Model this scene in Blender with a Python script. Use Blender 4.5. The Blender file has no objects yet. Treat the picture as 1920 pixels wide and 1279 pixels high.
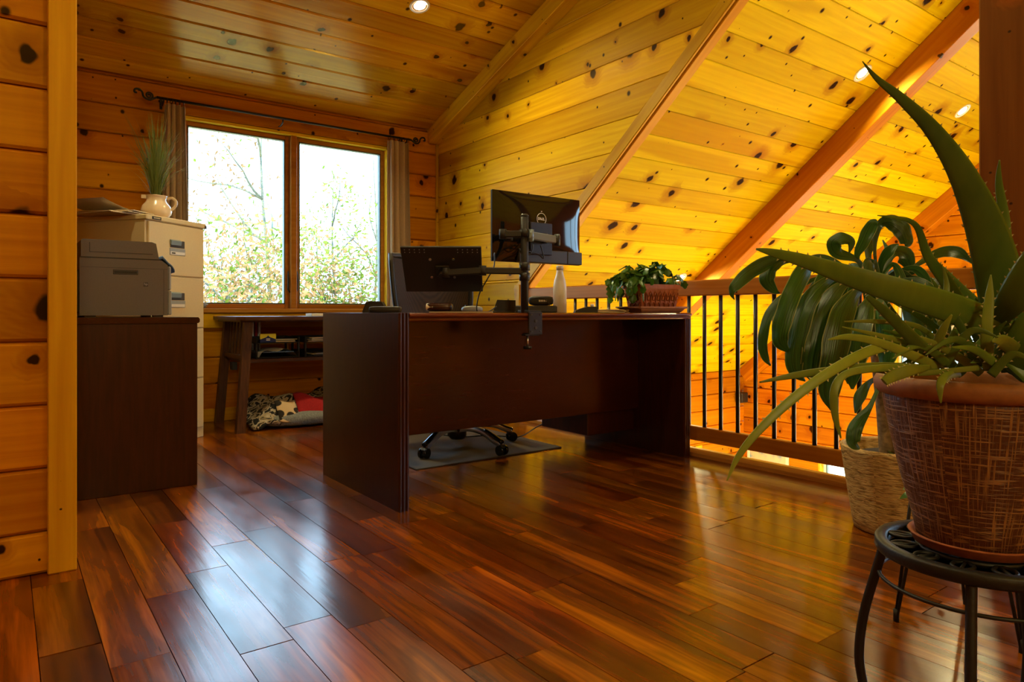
import bpy, math, random
from mathutils import Vector, Matrix
random.seed(7)
R = math.radians
scene = bpy.context.scene
C = scene.collection

# ---------------------------------------------------------------- camera, sky, exposure
cam_d = bpy.data.cameras.new('camera'); cam = bpy.data.objects.new('camera', cam_d); C.objects.link(cam)
cam.location = (0, 0, .76); cam.rotation_euler = (R(90), 0, R(-36.5))
cam_d.sensor_width = 36; cam_d.lens = 1286 / 1920 * 36; cam_d.shift_y = -54 / 1920; cam_d.clip_start = .02; cam_d.clip_end = 300
scene.camera = cam
scene.view_settings.view_transform = 'Standard'; scene.view_settings.look = 'None'
scene.view_settings.gamma = 1; scene.view_settings.use_curve_mapping = False
scene.view_settings.exposure = 0.4
w = bpy.data.worlds.new('sky'); scene.world = w; w.use_nodes = True
bg = w.node_tree.nodes['Background']; bg.inputs['Color'].default_value = (.48, .72, 1.0, 1); bg.inputs['Strength'].default_value = 7.5

sun_d = bpy.data.lights.new('sun', 'SUN'); sun_d.energy = 16; sun_d.color = (1, .86, .62); sun_d.angle = R(2)
sun = bpy.data.objects.new('sun', sun_d); C.objects.link(sun); sun.rotation_euler = Vector((.45, .75, -1.25)).to_track_quat('-Z', 'Y').to_euler()

def lamp(name, kind, loc, energy, color, size=.1, rot=None, spread=None):
    l = bpy.data.lights.new(name, kind); l.energy = energy; l.color = color
    if kind == 'AREA':
        l.shape = 'DISK'; l.size = size
        if spread: l.spread = R(spread)
    else: l.shadow_soft_size = size
    o = bpy.data.objects.new(name, l); C.objects.link(o); o.location = loc
    if rot: o.rotation_euler = rot
    return o
WARM = (1, .85, .42)
# added fill lights without fixtures, downstairs and behind the camera
for i, (p, e) in enumerate([((3.9, -.6, -.9), 110), ((6.3, 1.6, -1.2), 120), ((5.4, 3.6, -1.6), 130), ((-.3, -2.4, 2.4), 75)]):
    lamp('fill_light', 'POINT', p, e, WARM, .18)

# ---------------------------------------------------------------- node helpers
class G:
    def __init__(s, name):
        s.m = bpy.data.materials.new(name); s.m.use_nodes = True; s.t = s.m.node_tree; s.t.nodes.clear()
        s.out = s.t.nodes.new('ShaderNodeOutputMaterial')
    def n(s, typ, ins=None, **props):
        x = s.t.nodes.new('ShaderNode' + typ)
        for k, v in props.items(): setattr(x, k, v)
        for k, v in (ins or {}).items(): s.set(x.inputs[k], v)
        return x
    def set(s, sock, v):
        if isinstance(v, bpy.types.NodeSocket): s.t.links.new(v, sock)
        else:
            if sock.type == 'RGBA' and len(v) == 3: v = (*v, 1)
            sock.default_value = v
    def math(s, op, a, b=0.0, c=0.0, clamp=False):
        x = s.n('Math', {0: a, 1: b, 2: c}, operation=op); x.use_clamp = clamp; return x.outputs[0]
    def vm(s, op, a, b):
        x = s.n('VectorMath', {0: a, 1: b}, operation=op); return x.outputs[0]
    def mix(s, f, a, b, blend='MIX'):
        x = s.n('Mix', data_type='RGBA', blend_type=blend); s.set(x.inputs[0], f); s.set(x.inputs[6], a); s.set(x.inputs[7], b); return x.outputs[2]
    def ss(s, v, a, b):
        x = s.n('MapRange', {0: v, 1: a, 2: b}, interpolation_type='SMOOTHSTEP'); return x.outputs[0]
    def lin(s, v, a, b, c=0., d=1.):
        return s.n('MapRange', {0: v, 1: a, 2: b, 3: c, 4: d}).outputs[0]
    def noise(s, vec, scale, detail=3., rough=.5, dist=0.):
        x = s.n('TexNoise', {'Vector': vec, 'Scale': scale, 'Detail': detail, 'Roughness': rough, 'Distortion': dist}); return x.outputs['Fac']
    def ramp(s, f, stops):
        x = s.n('ValToRGB', {0: f}); e = x.color_ramp.elements
        while len(e) < len(stops): e.new(.5)
        for el, (p, c) in zip(e, stops): el.position = p; el.color = (*c, 1)
        return x.outputs[0]
    def bump(s, h, strength=.2, dist=.01):
        return s.n('Bump', {'Height': h, 'Strength': strength, 'Distance': dist}).outputs[0]
    def bsdf(s, color, rough=.5, **ins):
        b = s.n('BsdfPrincipled', {'Base Color': color, 'Roughness': rough})
        for k, v in ins.items(): s.set(b.inputs[k.replace('_', ' ')], v)
        s.t.links.new(b.outputs[0], s.out.inputs[0]); return b
    def coords(s, rx=47.3, ry=23.1, rz=11.7):
        tc = s.n('TexCoord').outputs['Object']; r = s.n('ObjectInfo').outputs['Random']
        off = s.n('CombineXYZ', {0: s.math('MULTIPLY', r, rx), 1: s.math('MULTIPLY', r, ry), 2: s.math('MULTIPLY', r, rz)}).outputs[0]
        return s.vm('ADD', tc, off), r, tc

def plain(name, col, rough=.5, metal=0., var=0., bumpy=0., scale=40., **kw):
    g = G(name); P, r, tc = g.coords()
    c = col
    n = g.noise(P, scale, 4.)
    if var: c = g.mix(g.lin(n, .3, .7), tuple(x * (1 - var) for x in col), tuple(min(1, x * (1 + var)) for x in col))
    b = g.bsdf(c, rough, Metallic=metal, **kw)
    if bumpy: g.set(b.inputs['Normal'], g.bump(n, bumpy, .004))
    return g.m

def pine(name, light, dark, knots=1., rough=.36, axis='x', vary=.3, spec=.5):
    g = G(name); P0, r, tc = g.coords()
    if axis != 'x':
        q = g.n('SeparateXYZ', {0: P0}).outputs
        o = {'y': (q[1], q[0], q[2]), 'z': (q[2], q[0], q[1]), 'zy': (q[2], q[1], q[0]), 'yz': (q[1], q[2], q[0])}[axis]
        P0 = g.n('CombineXYZ', {0: o[0], 1: o[1], 2: o[2]}).outputs[0]
    q0 = g.n('SeparateXYZ', {0: P0}).outputs
    P = g.n('CombineXYZ', {0: q0[0], 1: g.math('ADD', q0[1], q0[2]), 2: q0[2]}).outputs[0]
    wob = g.noise(g.vm('MULTIPLY', P, (22, 16, 3)), 1., 2.)
    V = g.n('VectorMath', {0: P, 1: (3.6, 3.2, 0)}, operation='MULTIPLY').outputs[0]
    V = g.vm('ADD', V, g.n('CombineXYZ', {0: g.math('MULTIPLY', wob, .10), 1: g.math('MULTIPLY', wob, .16)}).outputs[0])
    vo = g.n('TexVoronoi', {'Vector': V, 'Scale': 1., 'Randomness': 1.}, voronoi_dimensions='2D')
    cr = g.n('SeparateColor', {0: vo.outputs['Color']}).outputs
    rad = g.math('MAXIMUM', g.math('MULTIPLY', g.math('SUBTRACT', cr[0], .30), .19 * knots), .002)
    kd = g.math('DIVIDE', vo.outputs['Distance'], rad)
    core = g.ss(kd, 1.15, .7); halo = g.ss(kd, 3.6, 1.0)
    V2 = g.vm('MULTIPLY', P, (8., 7., 0))
    v2 = g.n('TexVoronoi', {'Vector': V2, 'Scale': 1., 'Randomness': 1.}, voronoi_dimensions='2D')
    c2 = g.n('SeparateColor', {0: v2.outputs['Color']}).outputs
    r2 = g.math('MAXIMUM', g.math('MULTIPLY', g.math('SUBTRACT', c2[0], .72), .42 * knots), .001)
    k2 = g.ss(g.math('DIVIDE', v2.outputs['Distance'], r2), 1.3, .5)
    core = g.math('MAXIMUM', core, k2)
    Ps = g.vm('ADD', P, g.n('CombineXYZ', {1: g.math('MULTIPLY', halo, .014)}).outputs[0])
    fine = g.noise(g.vm('MULTIPLY', Ps, (1.6, 42, 8)), 1., 4., .6, .2)
    broad = g.noise(g.vm('MULTIPLY', Ps, (.8, 9, 3)), 1., 3., .5, .4)
    sy = g.n('SeparateXYZ', {0: Ps}).outputs
    ring = g.math('SINE', g.math('ADD', g.math('MULTIPLY', sy[1], 150.), g.math('ADD', g.math('MULTIPLY', broad, 22.), g.math('MULTIPLY', halo, 9.))))
    f = g.math('ADD', g.math('MULTIPLY', fine, .55), g.math('ADD', g.math('MULTIPLY', broad, .45), g.math('MULTIPLY', ring, .05)))
    col = g.ramp(f, [(.30, dark), (.52, tuple(.5 * (a + b) for a, b in zip(light, dark))), (.72, light)])
    streak = g.ss(g.noise(g.vm('MULTIPLY', P, (.45, 4.5, 2)), 1., 2.), .60, .68)
    col = g.mix(g.math('MULTIPLY', streak, .62), col, tuple(a * b for a, b in zip(dark, (.75, .62, .6))))
    col = g.mix(g.math('MULTIPLY', halo, .55), col, (.32, .085, .004))
    col = g.mix(core, col, (.024, .005, .001))
    val = g.lin(r, 0., 1., 1 - vary, 1 + vary * .5)
    hv = g.lin(g.math('FRACT', g.math('MULTIPLY', r, 17.3)), 0., 1., .488, .506)
    col = g.n('HueSaturation', {'Color': col, 'Value': val, 'Hue': hv}).outputs[0]
    b = g.bsdf(col, rough, **{'Specular IOR Level': spec, 'Specular Tint': (1, .72, .16)})
    g.set(b.inputs['Roughness'], g.lin(fine, .3, .7, rough - .06, rough + .08))
    g.set(b.inputs['Normal'], g.bump(fine, .12, .004))
    return g.m

def acacia():
    g = G('acacia_floor'); P, r, tc = g.coords()
    sep = g.n('SeparateColor', {0: g.n('TexWhiteNoise', {'W': g.math('MULTIPLY', r, 91.)}, noise_dimensions='1D').outputs['Color']}).outputs
    w1 = g.noise(g.vm('MULTIPLY', P, (2.4, 7, 1)), 1., 3., .55)
    w2 = g.noise(g.vm('ADD', g.vm('MULTIPLY', P, (2.0, 6, 1)), (31, 7, 3)), 1., 3., .55)
    Wv = g.vm('ADD', g.vm('MULTIPLY', P, (1.0, 9.5, 1)), g.n('CombineXYZ', {0: g.math('MULTIPLY', w1, .7), 1: g.math('MULTIPLY', w2, 1.1)}).outputs[0])
    n1 = g.noise(Wv, 1., 2., .4)
    base = g.ramp(n1, [(.18, (.040, .007, .0006)), (.42, (.13, .029, .0018)), (.62, (.25, .068, .004)), (.88, (.50, .18, .013))])
    cont = g.math('SINE', g.math('MULTIPLY', n1, 38.))
    line = g.ss(cont, -.2, 1.)
    base = g.mix(g.math('MULTIPLY', line, .36), base, (.035, .010, .003))
    grain = g.noise(g.vm('MULTIPLY', P, (4, 95, 4)), 1., 3., .6)
    base = g.mix(.3, base, g.ramp(grain, [(.3, (.15, .15, .15)), (.7, (1.6, 1.6, 1.6))]), 'MULTIPLY')
    stv = g.noise(g.vm('MULTIPLY', P, (.8, 26, 1)), 1., 3., .55, .3)
    base = g.mix(.75, base, g.ramp(stv, [(.3, (.45, .42, .4)), (.7, (1.5, 1.55, 1.6))]), 'MULTIPLY')
    base = g.n('HueSaturation', {'Color': base, 'Value': g.lin(sep[0], 0, 1, .66, 1.3), 'Hue': g.lin(sep[1], 0, 1, .490, .503), 'Saturation': 1.08}).outputs[0]
    b = g.bsdf(base, .2, **{'Specular IOR Level': .6})
    rn = g.noise(g.vm('MULTIPLY', P, (3, 8, 2)), 1., 3.)
    g.set(b.inputs['Roughness'], g.lin(rn, .3, .7, .17, .27))
    scr = g.noise(g.vm('MULTIPLY', P, (1.6, 11, 1)), 1., 2.)
    g.set(b.inputs['Normal'], g.bump(g.math('ADD', g.math('MULTIPLY', grain, .12), scr), .10, .012))
    return g.m

def veneer(name, dark, light, rough=.3, axis=(1, 30, 30), spec=.5):
    g = G(name); P, r, tc = g.coords()
    n = g.noise(g.vm('MULTIPLY', P, axis), 2., 5., .6, .3)
    b = g.bsdf(g.ramp(n, [(.3, dark), (.7, light)]), rough, **{'Specular IOR Level': spec})
    g.set(b.inputs['Normal'], g.bump(n, .05, .002))
    return g.m

def glass():
    g = G('window_glass')
    fr = g.n('Fresnel', {'IOR': 1.5}).outputs[0]
    tr = g.n('BsdfTransparent', {'Color': (.93, .97, .95)}); gl = g.n('BsdfGlossy', {'Color': (1, 1, 1), 'Roughness': 0.})
    mx = g.n('MixShader', {0: g.math('MULTIPLY', fr, .8), 1: tr.outputs[0], 2: gl.outputs[0]}); g.t.links.new(mx.outputs[0], g.out.inputs[0]); return g.m

def emis(name, col, s):
    g = G(name); e = g.n('Emission', {'Color': col, 'Strength': s}); g.t.links.new(e.outputs[0], g.out.inputs[0]); return g.m

def leafmat(name, a, b, rough=.4, trans=.25, edge=None):
    g = G(name); P, r, tc = g.coords()
    n = g.noise(P, 9., 3.)
    st = g.noise(g.vm('MULTIPLY', P, (60, 60, 6)), 1., 2.)
    col = g.mix(g.lin(g.math('ADD', g.math('MULTIPLY', n, .7), g.math('MULTIPLY', st, .3)), .3, .7), a, b)
    col = g.n('HueSaturation', {'Color': col, 'Value': g.lin(r, 0, 1, .7, 1.25)}).outputs[0]
    bs = g.bsdf(col, rough)
    if trans:
        t = g.n('BsdfTranslucent', {'Color': col}); mx = g.n('MixShader', {0: trans, 1: bs.outputs[0], 2: t.outputs[0]})
        g.t.links.new(mx.outputs[0], g.out.inputs[0])
    return g.m

PL, PD = (.76, .47, .006), (.56, .28, .003)
M = {}
M['pine'] = pine('knotty_pine', PL, PD, knots=1.0, rough=.45, spec=.10)
M['pine_ceil'] = pine('ceiling_pine', (.70, .37, .006), (.50, .21, .003), rough=.2, spec=1.)
M['pine_wall'] = pine('honey_pine', (.70, .30, .006), (.48, .165, .003), knots=1., rough=.45, spec=.16)
M['pine_roof'] = pine('yellow_pine', (.80, .66, .004), (.64, .45, .002), knots=1.05, rough=.55, spec=.06)
M['trimx'] = pine('pine_trim_x', (.74, .42, .010), (.56, .27, .005), knots=.45, rough=.4, spec=.3)
M['trimz'] = pine('pine_trim_z', (.70, .33, .045), (.5, .19, .02), knots=.45, rough=.4, axis='z')
M['beam'] = pine('fir_beam', (.60, .28, .006), (.44, .17, .003), knots=.6, rough=.42, vary=.1, spec=.25)
M['post'] = pine('fir_post', (.19, .065, .006), (.12, .036, .003), knots=.5, rough=.5, vary=.1, spec=.25)
M['rail'] = pine('rail_wood', (.46, .17, .012), (.32, .10, .005), knots=.2, rough=.38, vary=.1, spec=.35)
M['floor'] = acacia()
M['nosing'] = veneer('nosing_wood', (.35, .13, .02), (.55, .25, .05), .28, (20, 2, 20))
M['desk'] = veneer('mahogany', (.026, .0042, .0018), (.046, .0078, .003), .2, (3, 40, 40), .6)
M['desktop'] = veneer('mahogany_edge', (.09, .016, .005), (.19, .045, .013), .25, (3, 40, 40), .55)  # edge mahogany, lightened to stand in for highlights along the moulding
M['reveal'] = pine('daylit_jamb_tint', (.90, .64, .02), (.78, .48, .01), knots=.2, rough=.45, vary=.05)  # daylight on the jambs put into a brighter pine colour
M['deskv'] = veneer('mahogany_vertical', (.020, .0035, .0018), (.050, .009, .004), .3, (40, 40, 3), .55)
M['mission'] = veneer('walnut_stain', (.035, .010, .004), (.11, .038, .012), .4, (4, 30, 30))
M['missionv'] = veneer('walnut_stain_vertical', (.04, .012, .004), (.13, .045, .014), .4, (30, 30, 4))
M['glass'] = glass()
M['black'] = plain('black_plastic', (.012, .012, .013), .42, var=.2)
M['blackgloss'] = plain('black_gloss', (.006, .006, .007), .08)
M['blackmatte'] = plain('black_matte', (.016, .014, .013), .6, bumpy=.1, scale=300)
M['iron'] = plain('wrought_iron', (.006, .0055, .005), .5, metal=.0, bumpy=.15, scale=180)
M['balus'] = plain('black_baluster', (.010, .010, .011), .35, metal=.4)
M['steel'] = plain('brushed_steel', (.55, .55, .56), .28, metal=1.)
M['silver'] = plain('bluelit_silver', (.22, .30, .37), .35, metal=.3)  # bluish light mixed into the silver colour
M['beige'] = plain('beige_enamel', (.72, .58, .33), .42, var=.04, bumpy=.04, scale=260)
M['beige2'] = plain('beige_edge', (.66, .55, .33), .4)
M['greyplastic'] = plain('grey_plastic', (.155, .135, .115), .55, var=.06, bumpy=.12, scale=420)
M['greydark'] = plain('dark_grey_plastic', (.05, .045, .04), .5)
M['greylight'] = plain('light_grey_plastic', (.34, .36, .4), .45)
M['cream'] = plain('cream_glaze', (.80, .62, .42), .18, var=.03)
M['white'] = plain('white_paint', (.82, .80, .76), .4)
M['whiteb'] = plain('white_bottle', (.78, .72, .64), .28)
M['paper'] = plain('paper', (.78, .70, .55), .7, var=.05)
M['paper2'] = plain('tan_folder', (.55, .38, .18), .7, var=.05)
M['terra'] = plain('terracotta', (.33, .095, .032), .7, var=.18, bumpy=.2, scale=60)
M['terra2'] = plain('terracotta_rim', (.27, .10, .026), .65, var=.2, bumpy=.15, scale=50)
M['soil'] = plain('soil', (.03, .018, .01), .95, var=.5, bumpy=1., scale=90)
M['cloth'] = plain('blue_cloth', (.10, .18, .38), .9, var=.3, bumpy=.4, scale=300)
M['red'] = plain('red_fleece', (.36, .008, .010), .95, var=.25, bumpy=.4, scale=220)
M['greycush'] = plain('grey_cushion', (.20, .20, .19), .9, var=.3, bumpy=.4, scale=120)
M['mat'] = plain('brown_chair_mat', (.055, .036, .023), .8, var=.3, bumpy=.5, scale=400)
M['sash'] = pine('sash_wood', (.46, .19, .035), (.32, .11, .016), knots=.0, rough=.4, vary=.1)
M['seal'] = plain('window_gasket', (.05, .07, .055), .4)
M['yellowbox'] = plain('yellow_card', (.75, .62, .02), .5)
M['bluebox'] = plain('blue_card', (.01, .02, .12), .5)
M['bark'] = plain('bark', (.10, .115, .095), .9, var=.4, bumpy=.6, scale=30)
M['barkb'] = plain('dracaena_bark', (.22, .15, .09), .9, var=.4, bumpy=.6, scale=60)
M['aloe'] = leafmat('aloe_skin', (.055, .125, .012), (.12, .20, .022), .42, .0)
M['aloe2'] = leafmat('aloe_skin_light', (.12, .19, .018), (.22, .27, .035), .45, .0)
M['spine'] = plain('aloe_spine', (.45, .42, .2), .5)
def drac_mat():
    g = G('dracaena_leaf'); uv = g.n('SeparateXYZ', {0: g.n('UVMap').outputs[0]}).outputs; r = g.n('ObjectInfo').outputs['Random']
    st = g.noise(g.n('CombineXYZ', {0: g.math('MULTIPLY', uv[0], 1.5), 1: g.math('MULTIPLY', uv[1], 16.), 2: g.math('MULTIPLY', r, 40.)}).outputs[0], 1., 2.)
    ed = g.ss(g.math('ABSOLUTE', g.math('SUBTRACT', uv[1], .5)), .44, .49)
    col = g.mix(g.lin(st, .3, .7), (.008, .036, .005), (.035, .105, .014))
    col = g.mix(g.math('MULTIPLY', ed, .7), col, (.30, .33, .10))
    col = g.n('HueSaturation', {'Color': col, 'Value': g.lin(r, 0, 1, .6, 1.3), 'Hue': g.lin(r, 0, 1, .48, .505)}).outputs[0]
    bs = g.bsdf(col, .34); g.set(bs.inputs['Normal'], g.bump(st, .4, .004)); t = g.n('BsdfTranslucent', {'Color': col})
    mx = g.n('MixShader', {0: .25, 1: bs.outputs[0], 2: t.outputs[0]}); g.t.links.new(mx.outputs[0], g.out.inputs[0]); return g.m
M['drac'] = drac_mat()
M['cactus'] = leafmat('cactus_leaf', (.03, .12, .010), (.10, .24, .025), .35, .2)
M['grass'] = leafmat('grass_blade', (.16, .22, .025), (.34, .38, .09), .5, .3)
M['jade'] = leafmat('jade_leaf', (.05, .10, .01), (.20, .20, .02), .35, .1)
M['leafg'] = leafmat('outdoor_green_leaf', (.07, .13, .006), (.13, .19, .015), .8, .5)
M['leafo'] = leafmat('outdoor_orange_leaf', (.20, .10, .03), (.27, .17, .075), .8, .5)
M['hill'] = plain('far_hill', (.12, .13, .145), .9, var=.15, scale=.3)
M['ground'] = plain('meadow', (.72, .66, .42), .9, var=.3, scale=.6)
M['bulb'] = emis('lamp_lens', (1, .74, .45), 14.)

def curtain_mat():
    g = G('curtain_linen'); P, r, tc = g.coords()
    n = g.noise(g.vm('MULTIPLY', P, (300, 300, 60)), 1., 2.)
    col = g.mix(n, (.42, .27, .15), (.62, .43, .25))
    bs = g.bsdf(col, .85); t = g.n('BsdfTranslucent', {'Color': col}); mx = g.n('MixShader', {0: .3, 1: bs.outputs[0], 2: t.outputs[0]})
    g.t.links.new(mx.outputs[0], g.out.inputs[0]); return g.m
M['curtain'] = curtain_mat()

def woven_pot():
    g = G('woven_glaze'); tc = g.n('TexCoord').outputs['Object']; s = g.n('SeparateXYZ', {0: tc}).outputs
    a = g.math('ARCTAN2', s[1], s[0])
    pv = g.n('CombineXYZ', {0: g.math('MULTIPLY', a, .15), 1: s[2]}).outputs[0]
    h = g.noise(g.vm('MULTIPLY', pv, (14, 260, 0)), 1., 3., .6); v = g.noise(g.vm('MULTIPLY', pv, (240, 10, 0)), 1., 3., .6)
    f = g.math('MAXIMUM', g.ss(h, .50, .66), g.ss(v, .50, .66))
    fine = g.noise(g.vm('MULTIPLY', pv, (400, 400, 0)), 1., 2.)
    col = g.mix(f, g.mix(fine, (.060, .018, .006), (.12, .036, .012)), (.34, .165, .055))
    b = g.bsdf(col, .5); g.set(b.inputs['Normal'], g.bump(f, .5, .003)); return g.m
M['woven'] = woven_pot()
def stone_pot():
    g = G('carved_stone'); tc = g.n('TexCoord').outputs['Object']; s = g.n('SeparateXYZ', {0: tc}).outputs
    a = g.math('ARCTAN2', s[1], s[0])
    pv = g.n('CombineXYZ', {0: g.math('MULTIPLY', a, .17), 1: s[2]}).outputs[0]
    h = g.noise(g.vm('MULTIPLY', pv, (26, 110, 0)), 1., 4., .6, .6)
    b = g.bsdf(g.ramp(h, [(.3, (.18, .10, .03)), (.5, (.58, .39, .16)), (.75, (.70, .50, .24))]), .8)
    g.set(b.inputs['Normal'], g.bump(h, 1., .012)); return g.m
M['stone'] = stone_pot()
def pattern_cloth():
    g = G('pinecone_print'); tc = g.n('TexCoord').outputs['Object']
    n = g.noise(g.vm('MULTIPLY', tc, (1, 1, 1)), 17., 2., .5, 1.2)
    col = g.ramp(n, [(.40, (.010, .009, .009)), (.47, (.012, .01, .01)), (.50, (.50, .42, .33)), (.60, (.35, .26, .14)), (.64, (.012, .01, .01))])
    g.bsdf(col, .95); return g.m
M['print'] = pattern_cloth()
def patch_cloth():
    g = G('pinecone_patch'); tc = g.n('TexCoord').outputs['Object']
    v = g.n('TexVoronoi', {'Vector': tc, 'Scale': 14., 'Randomness': .8}).outputs['Distance']
    g.bsdf(g.mix(g.ss(v, .50, .42), (.62, .42, .22), (.02, .012, .008)), .95); return g.m
M['patch'] = patch_cloth()
def mesh_fabric():
    g = G('brown_mesh'); tc = g.n('TexCoord').outputs['Object']
    v = g.n('TexVoronoi', {'Vector': tc, 'Scale': 260., 'Randomness': .0}).outputs['Distance']
    b = g.bsdf(g.mix(g.ss(v, .2, .5), (.10, .055, .03), (.025, .014, .008)), .7); g.set(b.inputs['Normal'], g.bump(v, .4, .002)); return g.m
M['meshfab'] = mesh_fabric()
def map_print():
    g = G('map_print'); tc = g.n('TexCoord').outputs['Object']
    n = g.noise(tc, 5., 4.)
    g.bsdf(g.ramp(n, [(.42, (.25, .42, .55)), (.5, (.7, .62, .45)), (.62, (.75, .66, .5))]), .5); return g.m
M['map'] = map_print()

# ---------------------------------------------------------------- mesh builder
class B:
    def __init__(s): s.v = []; s.f = []; s.sm = []
    def face(s, idx, sm=False): s.f.append(tuple(idx)); s.sm.append(sm)
    def add(s, vs, fs, sm=False):
        o = len(s.v); s.v += [tuple(v) for v in vs]
        for f in fs: s.face([i + o for i in f], sm)
        return s
    def box(s, x0, x1, y0, y1, z0, z1, c=0., T=None):
        if c <= 0:
            vs = [(x, y, z) for z in (z0, z1) for y in (y0, y1) for x in (x0, x1)]
            fs = [(0, 2, 3, 1), (4, 5, 7, 6), (0, 1, 5, 4), (2, 6, 7, 3), (0, 4, 6, 2), (1, 3, 7, 5)]
        else:
            c = min(c, .49 * min(x1 - x0, y1 - y0, z1 - z0)); vs = []; ix = {}
            for sx in (0, 1):
                for sy in (0, 1):
                    for sz in (0, 1):
                        X, Y, Z = (x0, x1)[sx], (y0, y1)[sy], (z0, z1)[sz]
                        dx, dy, dz = (c, -c)[sx], (c, -c)[sy], (c, -c)[sz]
                        for a, p in enumerate(((X, Y + dy, Z + dz), (X + dx, Y, Z + dz), (X + dx, Y + dy, Z))):
                            ix[sx, sy, sz, a] = len(vs); vs.append(p)
            fs = []
            for q in (0, 1):
                fs.append([ix[q, a, b, 0] for a, b in ((0, 0), (1, 0), (1, 1), (0, 1))])
                fs.append([ix[a, q, b, 1] for a, b in ((0, 0), (1, 0), (1, 1), (0, 1))])
                fs.append([ix[a, b, q, 2] for a, b in ((0, 0), (1, 0), (1, 1), (0, 1))])
            for p in (0, 1):
                for q in (0, 1):
                    fs.append([ix[p, q, 0, 0], ix[p, q, 1, 0], ix[p, q, 1, 1], ix[p, q, 0, 1]])
                    fs.append([ix[p, 0, q, 0], ix[p, 1, q, 0], ix[p, 1, q, 2], ix[p, 0, q, 2]])
                    fs.append([ix[0, p, q, 1], ix[1, p, q, 1], ix[1, p, q, 2], ix[0, p, q, 2]])
            for k in [(a, b, d) for a in (0, 1) for b in (0, 1) for d in (0, 1)]:
                fs.append([ix[(*k, 0)], ix[(*k, 1)], ix[(*k, 2)]])
        if T: vs = [tuple(T @ Vector(v)) for v in vs]
        return s.add(vs, fs)
    def tube(s, pts, r, n=8, cap=True, sm=True, flat=1.):
        pts = [Vector(p) for p in pts]; rr = r if isinstance(r, (list, tuple)) else [r] * len(pts)
        o = len(s.v); N = len(pts); up = None
        for i, p in enumerate(pts):
            t = (pts[min(i + 1, N - 1)] - pts[max(i - 1, 0)]).normalized()
            if up is None:
                a = Vector((0, 0, 1)) if abs(t.z) < .9 else Vector((1, 0, 0)); up = (a - t * a.dot(t)).normalized()
            else:
                up = up - t * up.dot(t); up = up.normalized() if up.length > 1e-6 else t.orthogonal().normalized()
            sd = t.cross(up)
            for k in range(n):
                a = 2 * math.pi * k / n; s.v.append(tuple(p + (sd * math.cos(a) + up * math.sin(a) * flat) * rr[i]))
        for i in range(N - 1):
            for k in range(n):
                s.face((o + i * n + k, o + i * n + (k + 1) % n, o + (i + 1) * n + (k + 1) % n, o + (i + 1) * n + k), sm)
        if cap: s.face([o + k for k in range(n)][::-1]); s.face([o + (N - 1) * n + k for k in range(n)])
        return s
    def lathe(s, prof, n=32, c=(0, 0, 0), sm=True, sx=1., sy=1.):
        o = len(s.v)
        for r, z in prof:
            for k in range(n):
                a = 2 * math.pi * k / n; s.v.append((c[0] + r * math.cos(a) * sx, c[1] + r * math.sin(a) * sy, c[2] + z))
        for i in range(len(prof) - 1):
            for k in range(n):
                s.face((o + i * n + k, o + i * n + (k + 1) % n, o + (i + 1) * n + (k + 1) % n, o + (i + 1) * n + k), sm)
        if prof[0][0] > 1e-5: s.face([o + k for k in range(n)][::-1])
        if prof[-1][0] > 1e-5: s.face([o + (len(prof) - 1) * n + k for k in range(n)])
        return s
    def prism(s, poly, a0, a1, ax='z', T=None):
        n = len(poly); vs = []
        for a in (a0, a1):
            for p, q in poly:
                vs.append({'z': (p, q, a), 'x': (a, p, q), 'y': (p, a, q)}[ax])
        if T: vs = [tuple(T @ Vector(v)) for v in vs]
        fs = [list(range(n))[::-1], [n + i for i in range(n)]] + [(i, (i + 1) % n, n + (i + 1) % n, n + i) for i in range(n)]
        return s.add(vs, fs)
    def grid(s, fn, nu, nv, sm=True):
        o = len(s.v)
        for i in range(nu + 1):
            for j in range(nv + 1): s.v.append(tuple(fn(i / nu, j / nv)))
        for i in range(nu):
            for j in range(nv):
                a = o + i * (nv + 1) + j; s.face((a, a + 1, a + nv + 2, a + nv + 1), sm)
        return s
    def mesh(s, name):
        m = bpy.data.meshes.new(name); m.from_pydata(s.v, [], s.f); m.polygons.foreach_set('use_smooth', s.sm)
        m.update(); return m

import bmesh
def fixn(me):
    b = bmesh.new(); b.from_mesh(me); bmesh.ops.recalc_face_normals(b, faces=b.faces); b.to_mesh(me); b.free()
def obj(name, b, mat, parent=None, M4=None, fix=True):
    me = b.mesh(name) if isinstance(b, B) else b
    if fix and isinstance(b, B): fixn(me)
    if not me.materials: me.materials.append(M[mat] if isinstance(mat, str) else mat)
    o = bpy.data.objects.new(name, me); C.objects.link(o)
    if parent: o.parent = parent
    if M4 is not None: o.matrix_local = M4
    return o
def tag(o, label, cat=None, group=None, kind=None):
    o['label'] = label
    if cat: o['category'] = cat
    if group: o['group'] = group
    if kind: o['kind'] = kind
    return o
def thing(name, label, cat, loc=(0, 0, 0), rz=0., group=None):
    o = bpy.data.objects.new(name, None); C.objects.link(o); o.location = loc; o.rotation_euler = (0, 0, rz); o.empty_display_size = .1
    return tag(o, label, cat, group)
def struct(name, b, mat, label, parent=None):
    o = obj(name, b, mat, parent); return tag(o, label, kind='structure') if not parent else o
def frame(O, ex, ey):
    ex = Vector(ex).normalized(); ey = Vector(ey).normalized(); ez = ex.cross(ey)
    return Matrix(((ex.x, ey.x, ez.x, O[0]), (ex.y, ey.y, ez.y, O[1]), (ex.z, ey.z, ez.z, O[2]), (0, 0, 0, 1)))
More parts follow.
